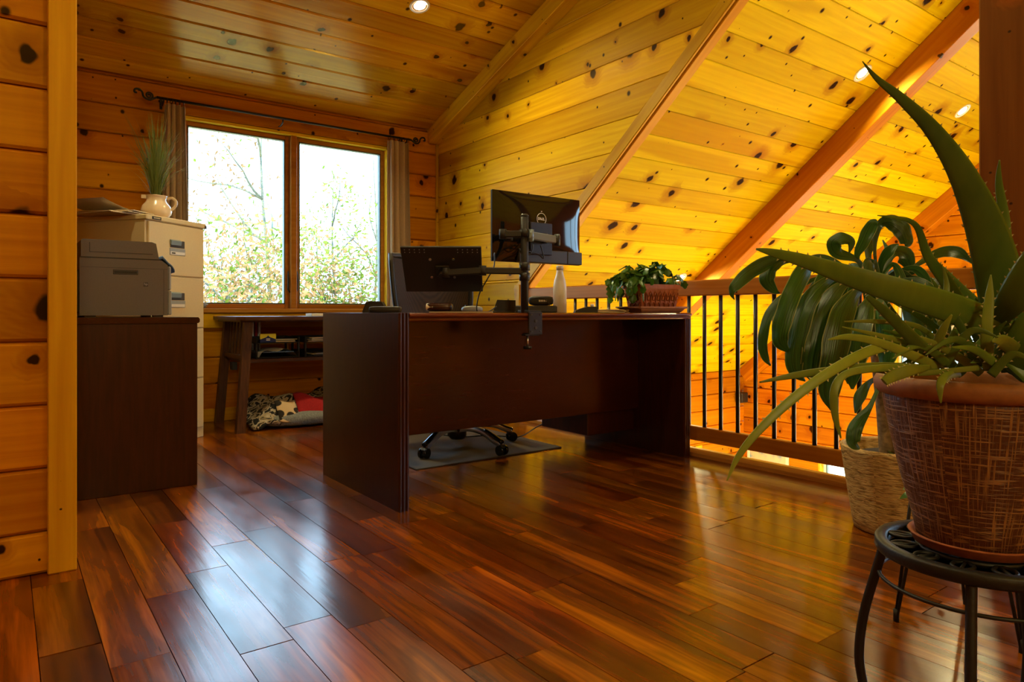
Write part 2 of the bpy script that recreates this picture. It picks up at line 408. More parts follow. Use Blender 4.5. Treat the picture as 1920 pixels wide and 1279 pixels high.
def cr(pts, n=6):
    P = [Vector(p) for p in pts]; out = []
    for i in range(len(P) - 1):
        p0, p1, p2, p3 = P[max(i - 1, 0)], P[i], P[i + 1], P[min(i + 2, len(P) - 1)]
        for k in range(n):
            t = k / n
            out.append(.5 * ((2 * p1) + (p2 - p0) * t + (2 * p0 - 5 * p1 + 4 * p2 - p3) * t * t + (3 * p1 - p0 - 3 * p2 + p3) * t ** 3))
    out.append(P[-1]); return out
# ---------------------------------------------------------------- planks
def clip(poly, ax, lim, keep_less):
    out = []; n = len(poly)
    for i in range(n):
        a, b = poly[i], poly[(i + 1) % n]
        ia = (a[ax] <= lim) == keep_less or abs(a[ax] - lim) < 1e-9; ib = (b[ax] <= lim) == keep_less or abs(b[ax] - lim) < 1e-9
        if ia: out.append(a)
        if ia != ib and abs(b[ax] - a[ax]) > 1e-9:
            t = (lim - a[ax]) / (b[ax] - a[ax]); out.append((a[0] + (b[0] - a[0]) * t, a[1] + (b[1] - a[1]) * t))
    res = []
    for p in out:
        if not res or math.hypot(p[0] - res[-1][0], p[1] - res[-1][1]) > 1e-4: res.append(p)
    if len(res) > 2 and math.hypot(res[0][0] - res[-1][0], res[0][1] - res[-1][1]) < 1e-4: res.pop()
    return res
_pc = {}
def plank_mesh(poly, y0, y1, mat, t=.02, ch=None, gap=None):
    """one board: outline, body, front face with chamfered long edges; local origin at the board's centre"""
    fine = mat in ("pine_roof", "pine"); ch = .004 if fine else .008; gap = .0008 if fine else .0024
    key = (tuple((round(x, 3), round(y, 3)) for x, y in poly), round(y0, 3), round(y1, 3), mat)
    if key in _pc: return _pc[key]
    n = len(poly); vs = []
    for z, c in ((-t, gap), (-ch, gap), (0, ch + gap)):
        for x, y in poly: vs.append((x, min(max(y, y0 + c), y1 - c), z))
    b = B(); fs = [list(range(n))[::-1], [2 * n + i for i in range(n)]]
    for k in (0, 1): fs += [(k * n + i, k * n + (i + 1) % n, (k + 1) * n + (i + 1) % n, (k + 1) * n + i) for i in range(n)]
    b.add(vs, fs); me = b.mesh('plank'); me.materials.append(M[mat]); _pc[key] = me; return me
def plank_wall(parent, polys, O, ex, ey, mat, pitch, start, jitter=.0):
    F4 = frame(O, ex, ey)
    for poly in polys:
        lo = min(p[1] for p in poly); hi = max(p[1] for p in poly)
        k = math.floor((lo - start) / pitch)
        while start + k * pitch < hi - .004:
            y0 = start + k * pitch; y1 = y0 + pitch; k += 1
            q = clip(clip(poly, 1, y0, False), 1, y1, True)
            if len(q) < 3: continue
            ya, yb = min(p[1] for p in q), max(p[1] for p in q); xa, xb = min(p[0] for p in q), max(p[0] for p in q)
            if yb - ya < .012 or xb - xa < .02: continue
            cx, cy = (xa + xb) / 2, (ya + yb) / 2
            me = plank_mesh([(x - cx, y - cy) for x, y in q], ya - cy, yb - cy, mat)
            obj('plank', me, mat, parent, F4 @ Matrix.Translation((cx, cy, random.uniform(-jitter, 0))))
def member(name, p0, p1, up, w, h, mat, parent=None, c=.004):
    """straight piece of timber; p0-p1 centre line, h along 'up', w across"""
    p0, p1 = Vector(p0), Vector(p1); ex = (p1 - p0); L = ex.length; ex.normalize()
    ez = (Vector(up) - ex * Vector(up).dot(ex)).normalized(); ey = ez.cross(ex)
    b = B().box(0, L, -w / 2, w / 2, -h / 2, h / 2, c)
    return obj(name, b, mat, parent, frame(p0, ex, ey))

XC = 2.97; YW = 5.08; XG = 7.30; YP = 2.41; XL = -1.7; ZL = -2.6; YB = -4.2
def zd(y): return 2.30 + .33 * (YW - y)          # dormer ceiling
def zr(y): return 4.149 - .805 * y               # main roof
YJ = .365; YRIDGE = -.9

# ---------------------------------------------------------------- shell
fl = struct('floor', B().box(XL - .2, XC - .01, YB, YW + .2, -.25, -.016), 'floor', 'glossy dark acacia plank floor of the loft')
rows = int((XC - .02 - XL) / .12) + 1
for i in range(rows):
    x1 = XC - .03 - i * .12; x0 = x1 - .12
    if x1 < -.75: break
    y = YW + .0 - random.uniform(.1, .9)
    ys = [YW]
    while y > .35:
        ys.append(y); y -= random.choice((.45, .6, .75, .9, 1.2)) * random.uniform(.93, 1.07)
    ys.append(.3)
    for a, b_ in zip(ys[:-1], ys[1:]):
        L = a - b_
        if L < .06: continue
        L = round(L, 2) if L > .2 else L
        key = ('fl', round(L, 3))
        if key not in _pc:
            bb = B(); h = L / 2; c = 0.; g_ = .001
            bb.box(-h + g_, h - g_, -.06 + g_, .06 - g_, -.016, 0, c)
            me = bb.mesh('plank'); fixn(me); me.materials.append(M['floor']); _pc[key] = me
        obj('plank', _pc[key], 'floor', fl, frame((x0 + .06, (a + b_) / 2, 0), (0, 1, 0), (-1, 0, 0)))
struct('floor_lower', B().box(XL, XG + .2, YB, YW + .2, ZL - .1, ZL), 'trimx', 'wooden floor of the great room downstairs')

# partition on the left, boards facing the camera
wp = struct('wall_partition', B().prism([(XL, 0), (.155, 0), (.155, zd(YP) + .02), (XL, zd(YP) + .02)], YP + .02, YP + .12, 'y'), 'pine_wall', 'honey pine board partition at the left edge')
plank_wall(wp, [[(-1.2, 0), (.11, 0), (.11, zd(YP)), (-1.2, zd(YP))]], (0, YP, 0), (1, 0, 0), (0, 0, 1), 'pine_wall', .184, -.062)
t = obj('end_casing', B().box(0, 2.98, -.036, .036, -.012, .012, .003), 'trimx', wp, frame((.136, YP - .008, 0), (0, 0, 1), (-1, 0, 0)))
t['label'] = 'vertical pine casing on the partition end'
# window wall
WX0, WX1, WZ0, WZ1 = .96, 2.515, .775, 2.10
ww = struct('wall_window', B().prism([(XL, -.2), (WX0, -.2), (WX0, 2.32), (XL, 2.32)], YW + .02, YW + .16, 'y').prism([(WX1, -.2), (XC, -.2), (XC, 2.32), (WX1, 2.32)], YW + .02, YW + .16, 'y')
            .prism([(WX0, -.2), (WX1, -.2), (WX1, WZ0), (WX0, WZ0)], YW + .02, YW + .16, 'y').prism([(WX0, WZ1), (WX1, WZ1), (WX1, 2.32), (WX0, 2.32)], YW + .02, YW + .16, 'y'),
            'pine_wall', 'knotty pine wall around the twin office window')
plank_wall(ww, [[(-.6, 0), (WX0, 0), (WX0, 2.3), (-.6, 2.3)], [(WX1, 0), (XC - .005, 0), (XC - .005, 2.3), (WX1, 2.3)], [(WX0, 0), (WX1, 0), (WX1, WZ0), (WX0, WZ0)], [(WX0, WZ1), (WX1, WZ1), (WX1, 2.3), (WX0, 2.3)]],
           (0, YW, 0), (1, 0, 0), (0, 0, 1), 'pine_wall', .184, .075)
# dormer ceiling
ey = Vector((0, -1, .33)).normalized(); SL = math.hypot(1, .33)
cd = struct('ceiling_dormer', B().prism([(YW + .1, zd(YW + .1) + .02), (YJ, zd(YJ) + .02), (YJ, zd(YJ) + .1), (YW + .1, zd(YW + .1) + .1)], XL - .1, XC + .05, 'x'), 'pine_ceil', 'sloped pine board ceiling of the dormer')
plank_wall(cd, [[(-1.0, 0), (XC - .08, 0), (XC - .08, 3.9), (-1.0, 3.9)]], (0, YW, zd(YW)), (1, 0, 0), ey, 'pine_ceil', .17, -.03)
# dormer cheek wall
YE = 3.94
cheek = [(YW, 0), (YE, 0), (YE, zr(YE)), (YJ, zr(YJ)), (YW, zd(YW))]
wc = struct('wall_cheek', B().prism([(YW + .1, -.2), (YE, -.2), (YE, zr(YE)), (YJ, zr(YJ) + .02), (YW + .1, zd(YW + .1))], XC + .02, XC + .05, 'x'), 'pine', 'triangular knotty pine side wall of the dormer')
def yz(p): return [(-y, z) for y, z in p]
plank_wall(wc, [yz([(YW, 0), (YE, 0), (YE, zr(YE)), (YW, zr(YE))]), yz([(YW, zr(YE)), (YE, zr(YE)), (1.6, zr(1.6)), (1.6, zd(1.6)), (YW, zd(YW))])],
           (XC, 0, 0), (0, -1, 0), (0, 0, 1), 'pine', .184, .075)
# main roof
er = Vector((0, -1, .805)).normalized()
mr = struct('ceiling_main', B().prism([(YW + .1, zr(YW + .1) + .02), (YRIDGE, zr(YRIDGE) + .02), (YRIDGE, zr(YRIDGE) + .12), (YW + .1, zr(YW + .1) + .12)], XC + .02, XG + .15, 'x')
            .prism([(YJ, zr(YJ) + .02), (YRIDGE, zr(YRIDGE) + .02), (YRIDGE, zr(YRIDGE) + .12), (YJ, zr(YJ) + .12)], XL - .1, XC + .02, 'x'), 'pine_roof', 'steep yellow pine board roof over the great room')
plank_wall(mr, [[(XC + .02, 0), (4.84, 0), (4.84, 5.1), (XC + .02, 5.1)], [(4.94, 0), (XG, 0), (XG, 5.1), (4.94, 5.1)]], (0, YW, zr(YW)), (1, 0, 0), er, 'pine_roof', .178, .0)
YB2 = YB
struct('ceiling_rear', B().prism([(YRIDGE, zr(YRIDGE) + .02), (YB2, zr(YRIDGE) - .805 * (YRIDGE - YB2)), (YB2, zr(YRIDGE) - .805 * (YRIDGE - YB2) + .1), (YRIDGE, zr(YRIDGE) + .12)], XL - .1, XG + .15, 'x'), 'pine_roof', 'far roof slope behind the camera')
struct('wall_rear', B().box(XL - .1, XG + .1, YB - .1, YB, ZL, zr(YRIDGE) - .805 * (YRIDGE - YB2) + .1), 'pine_wall', 'pine wall behind the camera')
struct('wall_left', B().prism([(YB, ZL), (YW + .1, ZL), (YW + .1, zd(YW)), (YJ, zr(YJ)), (YRIDGE, zr(YRIDGE) + .05), (YB, 2.3)], XL - .1, XL, 'x'), 'pine_wall', 'pine end wall far left of the loft')
# gable wall of the great room
WU = (2.35, 3.32, -.15, .86); WLo = (2.4, 4.12, -2.2, -.76)
gb = B()
def gz(y0, y1, z0, z1): gb.box(XG + .02, XG + .15, y0, y1, z0, z1)
gz(WLo[1], YW, ZL, WLo[3]); gz(YB, WLo[0], ZL, WLo[3]); gz(WLo[0], WLo[1], ZL, WLo[2]); gz(YB, YW, WLo[3], WU[2]); gz(WU[1], YW, WU[2], WU[3]); gz(YB, WU[0], WU[2], WU[3])
zb_ = lambda y: zr(YRIDGE) - .805 * (YRIDGE - y)
WG = (-1.9, 1.6, .86, 2.5)
gb.prism([(WG[1], WU[3]), ((4.149 - WU[3]) / .805, WU[3]), (WG[1], zr(WG[1]) + .1)], XG + .02, XG + .15, 'x').prism([(WG[0], WG[3]), (WG[1], WG[3]), (WG[1], zr(WG[1]) + .1), (YRIDGE, zr(YRIDGE) + .1), (WG[0], zb_(WG[0]) + .1)], XG + .02, XG + .15, 'x').prism([(YB, WU[3]), (WG[0], WU[3]), (WG[0], zb_(WG[0]) + .1), (YB, zb_(YB) + .1)], XG + .02, XG + .15, 'x')
wg = struct('wall_gable', gb, 'pine_wall', 'pine gable wall at the far end of the great room')
yy = lambda a, b, c, d: yz([(b, c), (a, c), (a, d), (b, d)])
plank_wall(wg, [yy(WLo[1], YW, -1.5, WLo[3]), yy(1.8, YW, WLo[3], WU[2]), yy(WU[1], YW, WU[2], WU[3]), yy(1.8, WU[0], WU[2], WU[3]),
                yz([((4.149 - WU[3]) / .805, WU[3]), (1.6, WU[3]), (1.6, zr(1.6))])], (XG, 0, 0), (0, -1, 0), (0, 0, 1), 'pine_wall', .184, .03)
# eave wall below the roof
EW = (5.5, 6.5, -2.2, -.78)
eb = B().box(XC, EW[0], YW + .02, YW + .14, ZL, .1).box(EW[1], XG + .1, YW + .02, YW + .14, ZL, .1).box(EW[0], EW[1], YW + .02, YW + .14, ZL, EW[2]).box(EW[0], EW[1], YW + .02, YW + .14, EW[3], .1)
we = struct('wall_eave', eb, 'pine_wall', 'low pine wall under the eave of the great room')
plank_wall(we, [[(EW[1], -1.5), (XG, -1.5), (XG, EW[3]), (EW[1], EW[3])], [(XC + .1, EW[3]), (XG, EW[3]), (XG, .06), (XC + .1, .06)]], (0, YW, 0), (1, 0, 0), (0, 0, 1), 'pine_wall', .184, -.02)
struct('wall_below', B().box(XC - .02, XC, YB, YW, ZL, -.25), 'pine_wall', 'wall under the loft edge')
struct('floor_edge', B().box(XC - .02, XC + .09, YB, YE, -.25, -.002), 'trimx', 'pine fascia along the open loft edge')

# beams and trims
nd = Vector((0, -.33, -1)).normalized(); nr = Vector((0, -.805, -1)).normalized()
def sbeam(name, x, w, h, y0, y1, zf, nn, mat, label, off=0.):
    a = Vector((x, y0, zf(y0))) + nn * (h / 2 + off); b_ = Vector((x, y1, zf(y1))) + nn * (h / 2 + off)
    o = member(name, a, b_, nn, w, h, mat); return tag(o, label, kind='structure')
sbeam('trim_1', XC - .05, .10, .125, YW + .01, YJ + .6, zd, nd, 'trimx', 'pine beam where dormer ceiling meets the cheek wall')
sbeam('trim_2', XC + .055, .07, .085, YE + .3, YJ, zr, nr, 'trimx', 'slim rafter beside the dormer cheek wall')
sbeam('trim_3', 4.89, .125, .17, YW, YRIDGE, zr, nr, 'beam', 'large reddish rafter crossing the yellow roof')
sbeam('trim_4', XG - .06, .12, .17, YW, YRIDGE, zr, nr, 'beam', 'rafter against the far gable wall')
o = member('trim_5', Vector((XC - .008, YE + .05, zr(YE + .05))) + nr * .05, Vector((XC - .008, YJ + .8, zr(YJ + .8))) + nr * .05, nr, .02, .075, 'trimx'); tag(o, 'flat pine trim board along the cheek wall edge', kind='structure')
o = member('trim_6', (XC - .012, YW - .012, 0), (XC - .012, YW - .012, zd(YW) - .1), (1, 0, 0), .022, .022, 'trimx', None, .004); tag(o, 'narrow corner strip between window wall and cheek wall', kind='structure')
o = member('trim_7', (XC - .0, YE - .03, 0), (XC - .0, YE - .03, zr(YE) - .02), (1, 0, 0), .06, .07, 'trimx', None, .004); tag(o, 'vertical end trim of the cheek wall at the railing', kind='structure')
o = member('trim_8', (3.005, .95, 0), (3.005, .95, 3.6), (1, 0, 0), .15, .15, 'post', None, .006); tag(o, 'dark square timber post at the right edge', kind='structure')
nz = B(); prof = [(0, 0), (.075, 0), (.075, .018), (.068, .030), (.055, .036), (.02, .036), (.007, .030), (0, .018)]
nz.prism([(XC - .045 + a, b_) for a, b_ in prof], 1.0, YE - .0, 'y')
tag(obj('trim_9', nz, 'nosing'), 'rounded oak nosing along the loft edge under the railing', kind='structure')
o = member('trim_10', (XL, YW - .01, .045), (XC - .02, YW - .01, .045), (0, 0, 1), .018, .09, 'trimx', None, .004); tag(o, 'low pine baseboard under the window', kind='structure')

# ---------------------------------------------------------------- windows
def sashwin(name, label, O, ex, W, Z0, Z1, panes, depth=.10, mat='sash', hw=True):
    """O: left-bottom corner on the inner wall face, ex along the wall, +y of the frame points outwards"""
    root = bpy.data.objects.new(name, None); C.objects.link(root); tag(root, label, kind='structure'); root.empty_display_size = .1
    exv = Vector(ex); eyv = Vector((0, 0, 1)).cross(exv); Hh = Z1 - Z0
    root.matrix_world = frame((O[0], O[1], Z0), exv, eyv)
    f = .022
    j = B().box(0, W, -.004, depth, Hh - f, Hh, .002); obj('head_jamb', j, 'reveal', root)
    for x in (0, W - f): obj('side_jamb', B().box(x, x + f, -.004, depth, 0, Hh - f, .002), 'reveal', root)
    obj('sill', B().box(-.02, W + .02, -.035, depth, -.02, .012, .004), mat, root)
    pw = (W - 2 * f) / panes
    for k in range(panes):
        x0 = f + k * pw; x1 = x0 + pw; s_ = .030; y0, y1 = depth - .055, depth - .01
        if k: obj('mullion', B().box(x0 - .022, x0 + .022, .0, depth, .012, Hh - f, .004), mat, root)
        a0 = x0 + (.022 if k else 0); a1 = x1 - (.022 if k < panes - 1 else 0); zb, zt = .012, Hh - f
        sash = obj('sash', B().box(a0, a0 + s_, y0, y1, zb, zt, .004).box(a1 - s_, a1, y0, y1, zb, zt, .004).box(a0 + s_, a1 - s_, y0, y1, zt - s_, zt, .004).box(a0 + s_, a1 - s_, y0, y1, zb, zb + s_ * 1.1, .004), mat, root)
        gk = .008; i0, i1, j0, j1 = a0 + s_, a1 - s_, zb + s_ * 1.1, zt - s_
        obj('gasket', B().box(i0, i0 + gk, y0 + .004, y1, j0, j1).box(i1 - gk, i1, y0 + .004, y1, j0, j1).box(i0, i1, y0 + .004, y1, j0, j0 + gk).box(i0, i1, y0 + .004, y1, j1 - gk, j1), 'seal', sash)
        obj('pane', B().box(i0 + gk, i1 - gk, y0 + .018, y0 + .022, j0 + gk, j1 - gk), 'glass', sash)
        if hw:
            cx = a0 + .10 if k == 0 else a1 - .10
            cb = B().box(cx - .05, cx + .05, y0 - .022, y0, zb + .004, zb + .026, .006).tube([(cx - .03, y0 - .02, zb + .028), (cx + .02, y0 - .035, zb + .034), (cx + .055, y0 - .03, zb + .026)], .006, 6)
            obj('crank_handle', cb, 'greylight', root)
            lx = a1 - .012 if k == 0 else a0 + .012
            obj('sash_lock', B().tube([(lx, y0 - .012, zb + .28), (lx, y0 - .02, zb + .22), (lx, y0 - .012, zb + .14), (lx + (.012 if k == 0 else -.012), y0 - .018, zb + .12)], [.004, .007, .006, .004], 6), 'black', root)
    return root
sashwin('window_1', 'twin casement window with bright autumn trees outside', (WX0, YW), (1, 0, 0), WX1 - WX0, WZ0, WZ1, 2)
sashwin('window_2', 'upper window of the far gable wall behind the aloe', (XG, WU[1]), (0, -1, 0), WU[1] - WU[0], WU[2], WU[3], 2, .12, 'white', False)
sashwin('window_5', 'tall gable windows right of the picture', (XG, WG[1]), (0, -1, 0), WG[1] - WG[0], WG[2], WG[3], 3, .12, 'white', False)
sashwin('window_3', 'wide lower window of the far gable wall below the railing', (XG, WLo[1]), (0, -1, 0), WLo[1] - WLo[0], WLo[2], WLo[3], 2, .12, 'white', False)
sashwin('window_4', 'lower window with cream trim in the eave wall', (EW[0], YW), (1, 0, 0), EW[1] - EW[0], EW[2], EW[3], 2, .12, 'white', False)
o = member('trim_11', ((WX0 + WX1) / 2 - .83, YW - .008, WZ1 + .045), ((WX0 + WX1) / 2 + .83, YW - .008, WZ1 + .045), (0, 0, 1), .016, .085, 'pine_wall', None, .003); tag(o, 'flat pine head casing above the office window', kind='structure')
o = member('trim_12', ((WX0 + WX1) / 2 - .86, YW - .012, WZ0 - .075), ((WX0 + WX1) / 2 + .86, YW - .012, WZ0 - .075), (0, 0, 1), .022, .10, 'trimx', None, .003); tag(o, 'pine apron board under the office window', kind='structure')

# ---------------------------------------------------------------- downlights
def downlight(p, nn, label, e):
    nn = Vector(nn).normalized(); ex = Vector((1, 0, 0)); t = thing('recessed_light', label, 'light', group='recessed ceiling lights')
    t.matrix_world = frame(p, ex, nn.cross(ex))
    obj('trim_ring', B().lathe([(.046, -.004), (.048, .003), (.056, .006), (.064, .004), (.066, -.002)], 32), 'white', t)
    obj('lens', B().lathe([(.0001, .001), (.03, .001), (.047, -.001)], 24), 'bulb', t)
    l = lamp('downlight', 'AREA', (0, 0, .012), e, WARM, .085, (math.pi, 0, 0), 150); l.parent = t
def on(x, y, zf): return (x, y, zf(y))
downlight(Vector(on(2.12, 3.85, zd)), (0, -.33, -1), 'round recessed light in the dormer ceiling', (16, 16, 12, 10, 9)[0])
downlight(Vector(on(4.54, 2.256, zr)), (0, -.805, -1), 'recessed roof light beside the large rafter, aloe tip over it', (16, 16, 12, 10, 9)[1])
downlight(Vector(on(6.08, 2.236, zr)), (0, -.805, -1), 'recessed roof light between large rafter and right post', (16, 16, 12, 10, 9)[2])
downlight(Vector(on(4.63, 3.85, zr)), (0, -.805, -1), 'low recessed roof light glowing behind the terracotta planter', (16, 16, 12, 10, 9)[3])

downlight(Vector(on(.5, 3.85, zd)), (0, -.33, -1), 'added fill light in the dormer ceiling above the filing cabinet', (16, 16, 12, 10, 9)[4])  # out of view, added to brighten the office corner
downlight(Vector(on(.5, 1.7, zd)), (0, -.33, -1), 'added fill light in the dormer ceiling over the left floor', (16, 16, 12, 10, 9)[4])  # added fill above the frame, brightens the floor at left
downlight(Vector(on(2.12, 1.7, zd)), (0, -.33, -1), 'added fill light in the dormer ceiling over the middle floor', (16, 16, 12, 10, 9)[4])  # another unseen fill, added for the middle of the floor
# ---------------------------------------------------------------- railing
rl = thing('railing', 'loft railing with wooden rails and slim black balusters', 'railing', (3.0, YE - .06, 0))
def rel(root, p): return Vector(p) - root.location
L = YE - .06 - 1.02
obj('top_rail', B().box(0, L, -.02, .02, -.0425, .0425, .006), 'rail', rl, frame((0, 0, .89), (0, -1, 0), (1, 0, 0)))
obj('bottom_rail', B().box(0, L, -.02, .02, -.038, .038, .005), 'rail', rl, frame((0, 0, .109), (0, -1, 0), (1, 0, 0)))
bm_ = B().tube([(0, 0, .14), (0, 0, .852)], .0102, 10).mesh('baluster'); bm_.materials.append(M['balus'])
y = 2.329 + .103 * 15
while y > 1.05:
    if y < YE - .1: obj('baluster', bm_, 'balus', rl, Matrix.Translation((0, y - rl.location.y, 0)))
    y -= .103
# ---------------------------------------------------------------- desk
DZ = .757
def T(o, *p): return Vector(p)
dk = thing('desk', 'dark mahogany executive desk with panel ends and modesty panel', 'desk', (1.2, 2.34, 0))
def fluted(x0, x1, y0, y1, z0, z1):
    w_ = (x1 - x0); n = 3; b = B(); poly = [(x0, y1), (x0, y0 + .006)]
    st = w_ / n
    for k in range(n):
        a = x0 + k * st
        poly += [(a + .0015, y0 + .006), (a + .004, y0 + .001), (a + st * .5, y0), (a + st - .004, y0 + .001), (a + st - .0015, y0 + .006)]
    poly += [(x1, y0 + .006), (x1, y1)]
    return b.prism(poly, z0, z1)
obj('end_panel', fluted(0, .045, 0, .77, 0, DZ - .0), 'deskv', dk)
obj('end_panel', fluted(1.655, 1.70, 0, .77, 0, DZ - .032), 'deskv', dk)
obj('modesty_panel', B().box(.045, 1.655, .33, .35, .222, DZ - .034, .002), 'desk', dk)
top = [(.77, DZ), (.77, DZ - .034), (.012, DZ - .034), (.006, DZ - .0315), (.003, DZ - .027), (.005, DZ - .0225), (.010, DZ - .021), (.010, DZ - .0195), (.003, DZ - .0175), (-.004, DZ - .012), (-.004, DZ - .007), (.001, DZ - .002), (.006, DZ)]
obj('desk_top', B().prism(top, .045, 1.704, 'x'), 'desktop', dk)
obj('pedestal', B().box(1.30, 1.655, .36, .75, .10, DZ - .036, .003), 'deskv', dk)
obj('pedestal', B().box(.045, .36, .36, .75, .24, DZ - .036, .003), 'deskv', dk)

# ---------------------------------------------------------------- monitor arm with laptop tray
ma = thing('monitor_mount', 'black clamp-on monitor mount with pole and perforated laptop tray', 'monitor mount', (1.826, 2.34, DZ))
px, py = 0, .035
obj('pole', B().tube([(px, py, -.0), (px, py, .425)], .0172, 20), 'blackmatte', ma)
obj('pole_cap', B().lathe([(.0178, .0), (.0178, .006), (.012, .012), (.0001, .013)], 20, (px, py, .42)), 'black', ma)
for z in (.14, .185, .33): obj('collar', B().tube([(px, py, z), (px, py, z + .035)], .0235, 20), 'black', ma)
cl = obj('clamp', B().box(-.012, .062, -.012, -.004, -.095, .004, .002).box(-.012, .062, -.004, .07, .0005, .012, .002).box(-.01, .05, -.004, .04, -.10, -.088, .002).box(-.03, -.005, -.01, .02, -.098, -.092, .001), 'black', ma)
for x, z in ((0, -.008), (.05, -.008), (0, -.08), (.05, -.08), (.025, -.035), (.025, -.065)):
    obj('bolt', B().tube([(x, -.0105, z), (x, -.016, z)], .004 if x != .025 else .007, 10), 'greydark', cl)
obj('clamp_screw', B().tube([(-.002, .012, -.1), (-.002, .012, -.145)], .005, 10), 'steel', ma)
obj('clamp_knob', B().tube([(-.002, .012, -.145), (-.002, .012, -.157)], .026, 8, flat=.5), 'black', ma)
def armbar(pts, w_, h_):
    b = B()
    for p, q in zip(pts[:-1], pts[1:]):
        p, q = Vector(p), Vector(q); ex = (q - p); L_ = ex.length; F_ = frame(p, ex, Vector((0, 0, 1)).cross(ex))
        b.box(-.012, L_ + .012, -w_ / 2, w_ / 2, -h_ / 2, h_ / 2, .004, F_)
    for p in pts: b.tube([Vector(p) - Vector((0, 0, h_ * .75)), Vector(p) + Vector((0, 0, h_ * .75))], w_ * .62, 14)
    return b
mp = ma.location
obj('lower_arm', armbar([(px, py, .182), (1.653 - mp.x, 2.446 - mp.y, .182), (1.52 - mp.x, 2.53 - mp.y, .172)], .026, .028), 'blackmatte', ma)
obj('upper_arm', armbar([(px, py, .345), (-.088, .075, .342), (-.02, .12, .342)], .026, .028), 'blackmatte', ma)
obj('upper_link', armbar([(px + .02, py - .02, .338), (.155, .0, .325)], .02, .034), 'silver', ma)
obj('monitor_bracket', armbar([(.155, .0, .322), (.19, .13, .345)], .024, .03).box(.12, .25, .145, .157, .27, .42, .003), 'black', ma)
obj('cable', B().tube(cr([(-.10, .12, .26), (-.115, .10, .255), (-.125, .09, .20), (-.15, .1, .15), (-.175, .13, .08), (-.165, .16, .006), (-.08, .2, .005), (-.02, .22, .03)]), .0028, 6), 'black', ma)
obj('cable', B().tube(cr([(.1, .1, .31), (.08, .09, .27), (.05, .1, .255), (.02, .09, .28), (.13, .11, .27), (.16, .1, .25), (.15, .11, .31)]), .003, 6), 'black', ma)
# laptop tray, tilted, facing the camera from below
tc_ = Vector((1.541, 2.592, .948)) - mp; lat = Vector((math.cos(R(36.5)), -math.sin(R(36.5)), 0)); dep = Vector((math.sin(R(36.5)), math.cos(R(36.5)), 0))
down = (dep * .68 - Vector((0, 0, 1)) * .73).normalized()
tray = obj('laptop_tray', B().box(-.172, .172, -.125, .125, -.006, .006, .003).box(-.172, .172, -.128, -.12, -.022, .004, .002), 'blackmatte', ma, frame(tc_, lat, -down))
hole = B().tube([(0, 0, .0), (0, 0, .0066)], .0024, 8).mesh('vent_hole'); hole.materials.append(M['greylight'])
for s_ in (-1, 1):
    for i in range(5):
        for j in range(2): obj('vent_hole', hole, 'greylight', tray, Matrix.Translation((s_ * (.155 - i * .021), .112 - j * .014, 0)))
    for j in (-1, 1):
        obj('bolt', B().tube([(s_ * .05, j * .05 + .01, .0), (s_ * .05, j * .05 + .01, .009)], .006, 10), 'steel', tray)
obj('swivel_plate', B().box(-.03, .03, -.03, .03, .006, .016, .003).tube([(0, 0, .01), (0, 0, .05)], .016, 12), 'black', tray)

# ---------------------------------------------------------------- monitor (back towards the camera)
mo = thing('monitor', 'glossy black flat monitor seen from behind on the arm', 'monitor', (2.02, 2.53, .99))
W_, H_ = .525, .322
def bulge(u, v):
    x = (u - .5) * W_; z = v * H_
    e = (1 - abs(2 * u - 1) ** 3.2) * (1 - abs(2 * v - 1) ** 2.6)
    return (x, -.006 - .030 * max(0, e) ** .8, z)
obj('back_shell', B().grid(bulge, 28, 20), 'blackgloss', mo, fix=False)
obj('screen_panel', B().box(-W_ / 2, W_ / 2, -.0055, .008, 0, H_, .002), 'black', mo)
obj('screen', B().box(-W_ / 2 + .008, W_ / 2 - .008, .0082, .009, .014, H_ - .008), 'blackgloss', mo)
obj('lower_housing', B().box(.165, W_ / 2 - .004, -.030, -.005, .001, .062, .003).box(-.13, .16, -.034, -.005, .001, .062, .003), 'greydark', mo)
lg = obj('emblem', B().tube([(-.005 + .027 * math.cos(a * math.pi / 16), -.0385, .205 + .027 * math.sin(a * math.pi / 16)) for a in range(33)], .0016, 6), 'white', mo)
def textmesh(cu):
    to = bpy.data.objects.new('t', cu); C.objects.link(to); dg = bpy.context.evaluated_depsgraph_get(); me = bpy.data.meshes.new_from_object(to.evaluated_get(dg)); bpy.data.objects.remove(to); return me
def text(body, size, bold=.0):
    cu = bpy.data.curves.new('t', 'FONT'); cu.body = body; cu.size = size; cu.align_x = 'CENTER'; cu.align_y = 'CENTER'; cu.extrude = .0006; cu.offset = bold; return textmesh(cu)
xo = -.0145
for ch, rot in (('D', 0), ('E', 38), ('L', 0), ('L', 0)):
    me = text(ch, .0165, .0006); me.materials.clear(); me.materials.append(M['white'])
    obj('letter', me, 'white', lg, frame((-.005 + xo, -.0385, .205), (math.cos(R(rot)), 0, math.sin(R(rot))), (-math.sin(R(rot)), 0, math.cos(R(rot))))); xo += .0105 if ch != 'L' else .0085
obj('power_led', B().tube([(-.005, -.038, .240), (-.005, -.0395, .240)], .004, 10, flat=.5), 'white', mo)

